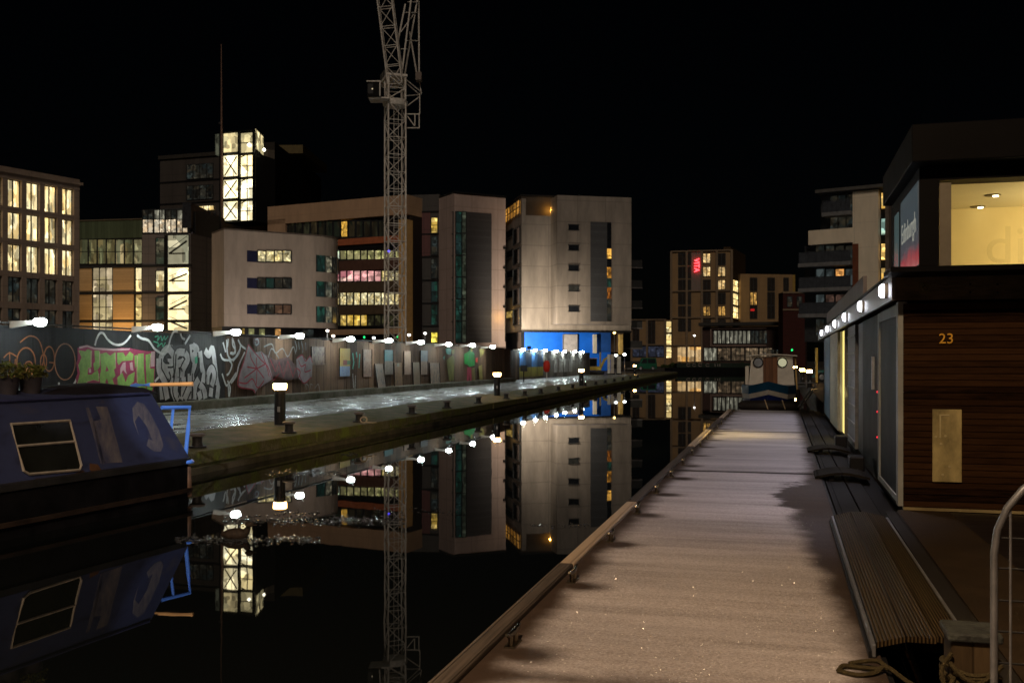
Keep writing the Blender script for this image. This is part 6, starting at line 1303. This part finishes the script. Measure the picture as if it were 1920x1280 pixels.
jib = lattice(W(742, 158, 87.6), W(701, -170, 85), (1, 0, 0), 1.25, 1.25, 1.55, .07, .035); jib.build('jib', CST, cr_)
am = MB()
for a, b in ((W(752, 150, 88), W(772, -10, 89)), (W(757, 152, 90), W(784, -10, 90)), (W(786, 148, 91), W(785, -10, 90.5)), (W(783, 148, 91), W(768, 60, 89.5)), (W(745, 84, 88), W(760, 8, 88.6)), (W(745, 80, 88), W(755, 130, 88))): am.tube([a, b], .075, 6)
for a, b in ((W(761, 76, 89), W(786, 77, 90.8)), (W(756, 24, 88.6), W(781, 24, 90)), (W(758, 92, 89), W(764, 92, 89)), (W(752, 92, 88.5), W(763, 92, 89)), (W(752, 60, 88), W(778, 24, 90)), (W(765, 4, 89), W(784, 4, 90))): am.tube([a, b], .05, 6)
am.build('a_frame', CST, cr_)
rl = MB(); 
for a, b in ((W(762, 214, 88), W(787, 214, 88)), (W(762, 240, 88), W(786, 240, 88)), (W(786, 212, 88), W(786, 241, 88)), (W(778, 214, 88), W(778, 236, 88)), (W(764, 218, 88), W(777, 236, 88)), (W(757, 146, 88), W(789, 172, 90)), (W(757, 152, 88), W(787, 178, 90)), (W(786, 148, 91), W(790, 176, 90)), (W(787, 176, 90), W(787, 214, 88)), (W(760, 180, 88), W(786, 178, 90)), (W(762, 200, 88), W(786, 182, 90))): rl.tube([a, b], .05, 6)
rl.build('service_platform', CST, cr_)
MB().box(W(780, 0, 90).x, W(791, 0, 90).x, 89.5, 90.5, W(0, 152, 90).z, W(0, 138, 90).z).build('counterweight', M('ballast', (.2, .16, .14), .8), cr_)
MB().lathe([(.02, -.12), (.12, 0), (.02, .12)], (W(729, 471, 87).x, 87, W(729, 471, 87).z), 8).build('blue_lamp', glow('blue_lamp', (.1, .08, 1), 2.5), cr_)

# ------------------------------------------------------------------ small things in the site and across the water
def lamp_post(px, py, d, label, col=(1, .95, .85), base=.47):
    t = thing('street_lamp', label, 'street lamp', (T(px) * d, d, base), 0, 'small street lamps around the basin')
    p = P(px, py, d); MB().tube([(p.x, p.y, base), (p.x, p.y, p.z - .15)], .05, 6).build('pole', STEEL, t)
    MB().lathe([(.06, -.12), (.17, -.04), (.18, .06), (.08, .13)], (p.x, p.y, p.z), 10).build('lantern', glow('lantern_%d' % int(col[2] * 100), col, 7), t, smooth=True)
lamp_post(625, 630, 110, 'small pinkish lamp below the rounded white office corner', (1, .8, .65)); lamp_post(767, 628, 112, 'small white street lamp at the foot of the lit orange pier'); lamp_post(797, 625, 118, 'small white street lamp before the dark maroon block')
lamp_post(701, 633.5, 120, 'tiny white lamp between crane mast and rounded office', (.95, .97, 1)); lamp_post(1155, 666, 104, 'white lamp on a post among the site panels beyond the hoarding', (.95, 1, .95)); lamp_post(1171, 664.5, 108, 'white lamp on a post by the lit ochre column', (.95, 1, .96)); lamp_post(1152, 624, 128, 'small amber lamp under the right end of the cream flats', (1, .65, .2)); lamp_post(1302, 629, 170, 'small white lamp in front of the pavilion edge', (1, .95, .9), .62)
lamp_post(614, 620, 112, 'tiny lamp at the bottom of the rounded corner window', (1, .85, .75))
for px, py, d, lb in ((683, 632, 116, 'tiny green light left of the crane mast'), (745, 631, 116, 'tiny green light inside the foot of the crane mast'), (1485, 656, 120, 'green signal light above the amber cluster')):
    p = P(px, py, d); t = thing('signal_light', lb, 'signal light', (p.x, d, .47), 0, 'green signal lights'); MB().lathe([(.04, -.15), (.14, 0), (.04, .15)], tuple(p), 8).build('lens', glow('green_lens', (.02, .9, .2), 1.4), t); MB().tube([(p.x, d + .1, .47), (p.x, d + .1, p.z)], .04, 6).build('pole', BLK, t)
# site panels, timber and a digger at the end of the hoarding
for i, (x0, x1, y0, lb) in enumerate(((1139, 1144, 664, 'tall white site panel left of its pair beyond the hoarding'), (1145, 1151, 664, 'tall white site panel right of its pair beyond the hoarding'), (1157, 1164, 668, 'pale site panel below the lit ochre column'), (1124, 1127, 660, 'yellowish upright timber post beside the digger boom'))):
    d = 101 + i; t = thing('site_barrier' if i < 3 else 'timber_post', lb, 'barrier' if i < 3 else 'post', (T((x0 + x1) / 2) * d, d, .47)); a, b = T(x0) * d, T(x1) * d
    MB().box(a, b, d, d + .06, .47, P(0, y0, d).z).build('sheet' if i < 3 else 'shaft', M('site_sheet', (.55, .52, .45), .6, .35, (2, 2, 2)) if i < 3 else M('site_timber', (.45, .38, .2), .7), t)
    MB().box(a - .1, b + .1, d - .2, d + .3, .47, .6).build('foot', BLK, t)
dg = thing('digger', 'small yellow digger with raised boom at the end of the hoarding', 'digger', (T(1116) * 103, 103, .47)); dx = T(1116) * 103
DY = M('digger_yellow', (.5, .36, .06), .5, .3)
for s_ in (-.55, .55): MB().prism([(dx - .9, 103 + s_ - .16), (dx + .9, 103 + s_ - .16), (dx + .9, 103 + s_ + .16), (dx - .9, 103 + s_ + .16)], .47, .86).build('track', BLK, dg, bevel=.12)
MB().box(dx - .8, dx + .6, 102.4, 103.6, .88, 1.3).build('body', DY, dg, bevel=.08); cbn = MB().box(dx - .7, dx + .15, 102.5, 103.3, 1.31, 2.1).build('cab', BLK, dg); MB().box(dx - .62, dx + .08, 102.47, 102.495, 1.4, 2.0).build('cab_window', GLASS, cbn); MB().box(dx - .75, dx + .2, 102.45, 103.35, 2.11, 2.17).build('cab_roof', DY, cbn)
MB().tube([(dx + .55, 102.9, 1.15), (dx + .95, 102.9, 2.0), (dx + 1.5, 102.9, 2.35), (dx + 1.9, 102.9, 1.6)], [.12, .14, .12, .09], 8).build('boom', DY, dg); MB().prism([(dx + 1.75, 102.7), (dx + 2.15, 102.7), (dx + 2.15, 103.1), (dx + 1.75, 103.1)], 1.1, 1.55).build('bucket', BLK, dg, bevel=.05)
# van, hedge and dark narrowboat across the end of the basin
def van(px0, px1, pyb, pyt, d, col, label, zb):
    t = thing('parked_van', label, 'van', (T((px0 + px1) / 2) * d, d, zb)); x0, x1 = T(px0) * d, T(px1) * d; zt = P(0, pyt, d).z; hh = zt - zb; L_ = x1 - x0
    pr = [(x0, zb + .25), (x1, zb + .25), (x1, zb + hh * .45), (x1 - L_ * .05, zt), (x0 + L_ * .3, zt), (x0 + L_ * .14, zb + hh * .55), (x0, zb + hh * .5)]
    MB().plate(pr, d, d + 1.7).build('body', M('van_%s' % label[:5], col, .35, .2), t, bevel=.06)
    mb = MB(); mb.plate([(x0 + L_ * .2, zb + hh * .58), (x0 + L_ * .33, zt - .12), (x0 + L_ * .5, zt - .12), (x0 + L_ * .5, zb + hh * .58)], d - .012, d); mb.plate([(x0 + L_ * .55, zb + hh * .58), (x0 + L_ * .55, zt - .12), (x1 - L_ * .1, zt - .12), (x1 - L_ * .07, zb + hh * .58)], d - .012, d); mb.build('window', GLASS, t)
    for k in (.2, .8): w_ = MB().lathe([(.3, d - .03), (.32, d + .05), (.3, d + .2)], (x0 + L_ * k, 0, zb + .32), 16, 'y').build('wheel', BLK, t); MB().lathe([(.14, d - .05), (.18, d - .032)], (x0 + L_ * k, 0, zb + .32), 12, 'y').build('hub', STEEL, w_)
van(1194, 1232, 693, 671, 140, (.008, .08, .045), 'green van parked across the basin under the low ochre wing', .47)
van(1536, 1560, 709, 694, 66, (.04, .22, .2), 'teal van half hidden behind the houseboat corner', .5)
hd = thing('hedge', 'dark clipped hedge in front of the lit lobby and the pavilion', 'hedge', (T(1290) * 178, 178, .62))
mb = MB(); rn = random.Random(5)
for i in range(4200):
    px = rn.uniform(1240, 1475); d = 178 + rn.uniform(0, 1.2); z = .62 + rn.random() ** .7 * (.62 + .2 * math.sin(px * .15) + .12 * math.sin(px * .43)); c = Vector((T(px) * d, d, z))
    a = Vector((rn.uniform(-1, 1), rn.uniform(-1, 1), rn.uniform(-1, 1))).normalized() * .17; b = a.cross(Vector((rn.uniform(-1, 1), 1, rn.uniform(-1, 1)))).normalized() * .1; mb.add([c - a, c + b, c + a, c - b], [(0, 1, 2, 3)])
mb.build('foliage', M('hedge_leaf', (.04, .06, .015), .7, .5, (2, 2, 2)), hd)
db = thing('dark_narrowboat', 'long dark green narrowboat moored across the end of the basin with pale ring marks', 'narrowboat', (T(1330) * 160, 160, 0))
x0, x1 = T(1248) * 160, T(1425) * 160
MB().prism([(x0, 161), (x0 + 1.2, 160), (x1, 160), (x1, 162), (x0 + 1.2, 162)], -.2, .7).build('hull', HULL, db)
MB().box(x0 + 1.8, x1 - .5, 160.15, 161.85, .702, 1.5).build('cabin', M('cabin_dark_green', (.012, .022, .016), .5, .3), db, bevel=.08)
mb = MB()
for px in (1291, 1302, 1313, 1327): u = T(px) * 160; mb.tube([(u + .3 * math.cos(R(a)), 160.1, 1.15 + .22 * math.sin(R(a))) for a in range(30, 331, 30)], .05, 5)
for px in (1341, 1346, 1350): u = T(px) * 160; mb.box(u - .05, u + .05, 160.08, 160.12, .95, 1.35)
mb.build('painted_marks', M('mark_pale', (.3, .26, .24), .6), db)
yp = thing('yellow_post', 'tall yellow post right of the amber cluster near the houseboat', 'post', (T(1531) * 62, 62, .5)); MB().box(T(1531) * 62 - .07, T(1531) * 62 + .07, 61.95, 62.09, .5, P(0, 652, 62).z).build('shaft', M('post_yellow', (.55, .4, .1), .5, .3), yp, bevel=.01); MB().box(T(1531) * 62 - .14, T(1531) * 62 + .14, 61.88, 62.16, .49, .56).build('foot', BLK, yp)
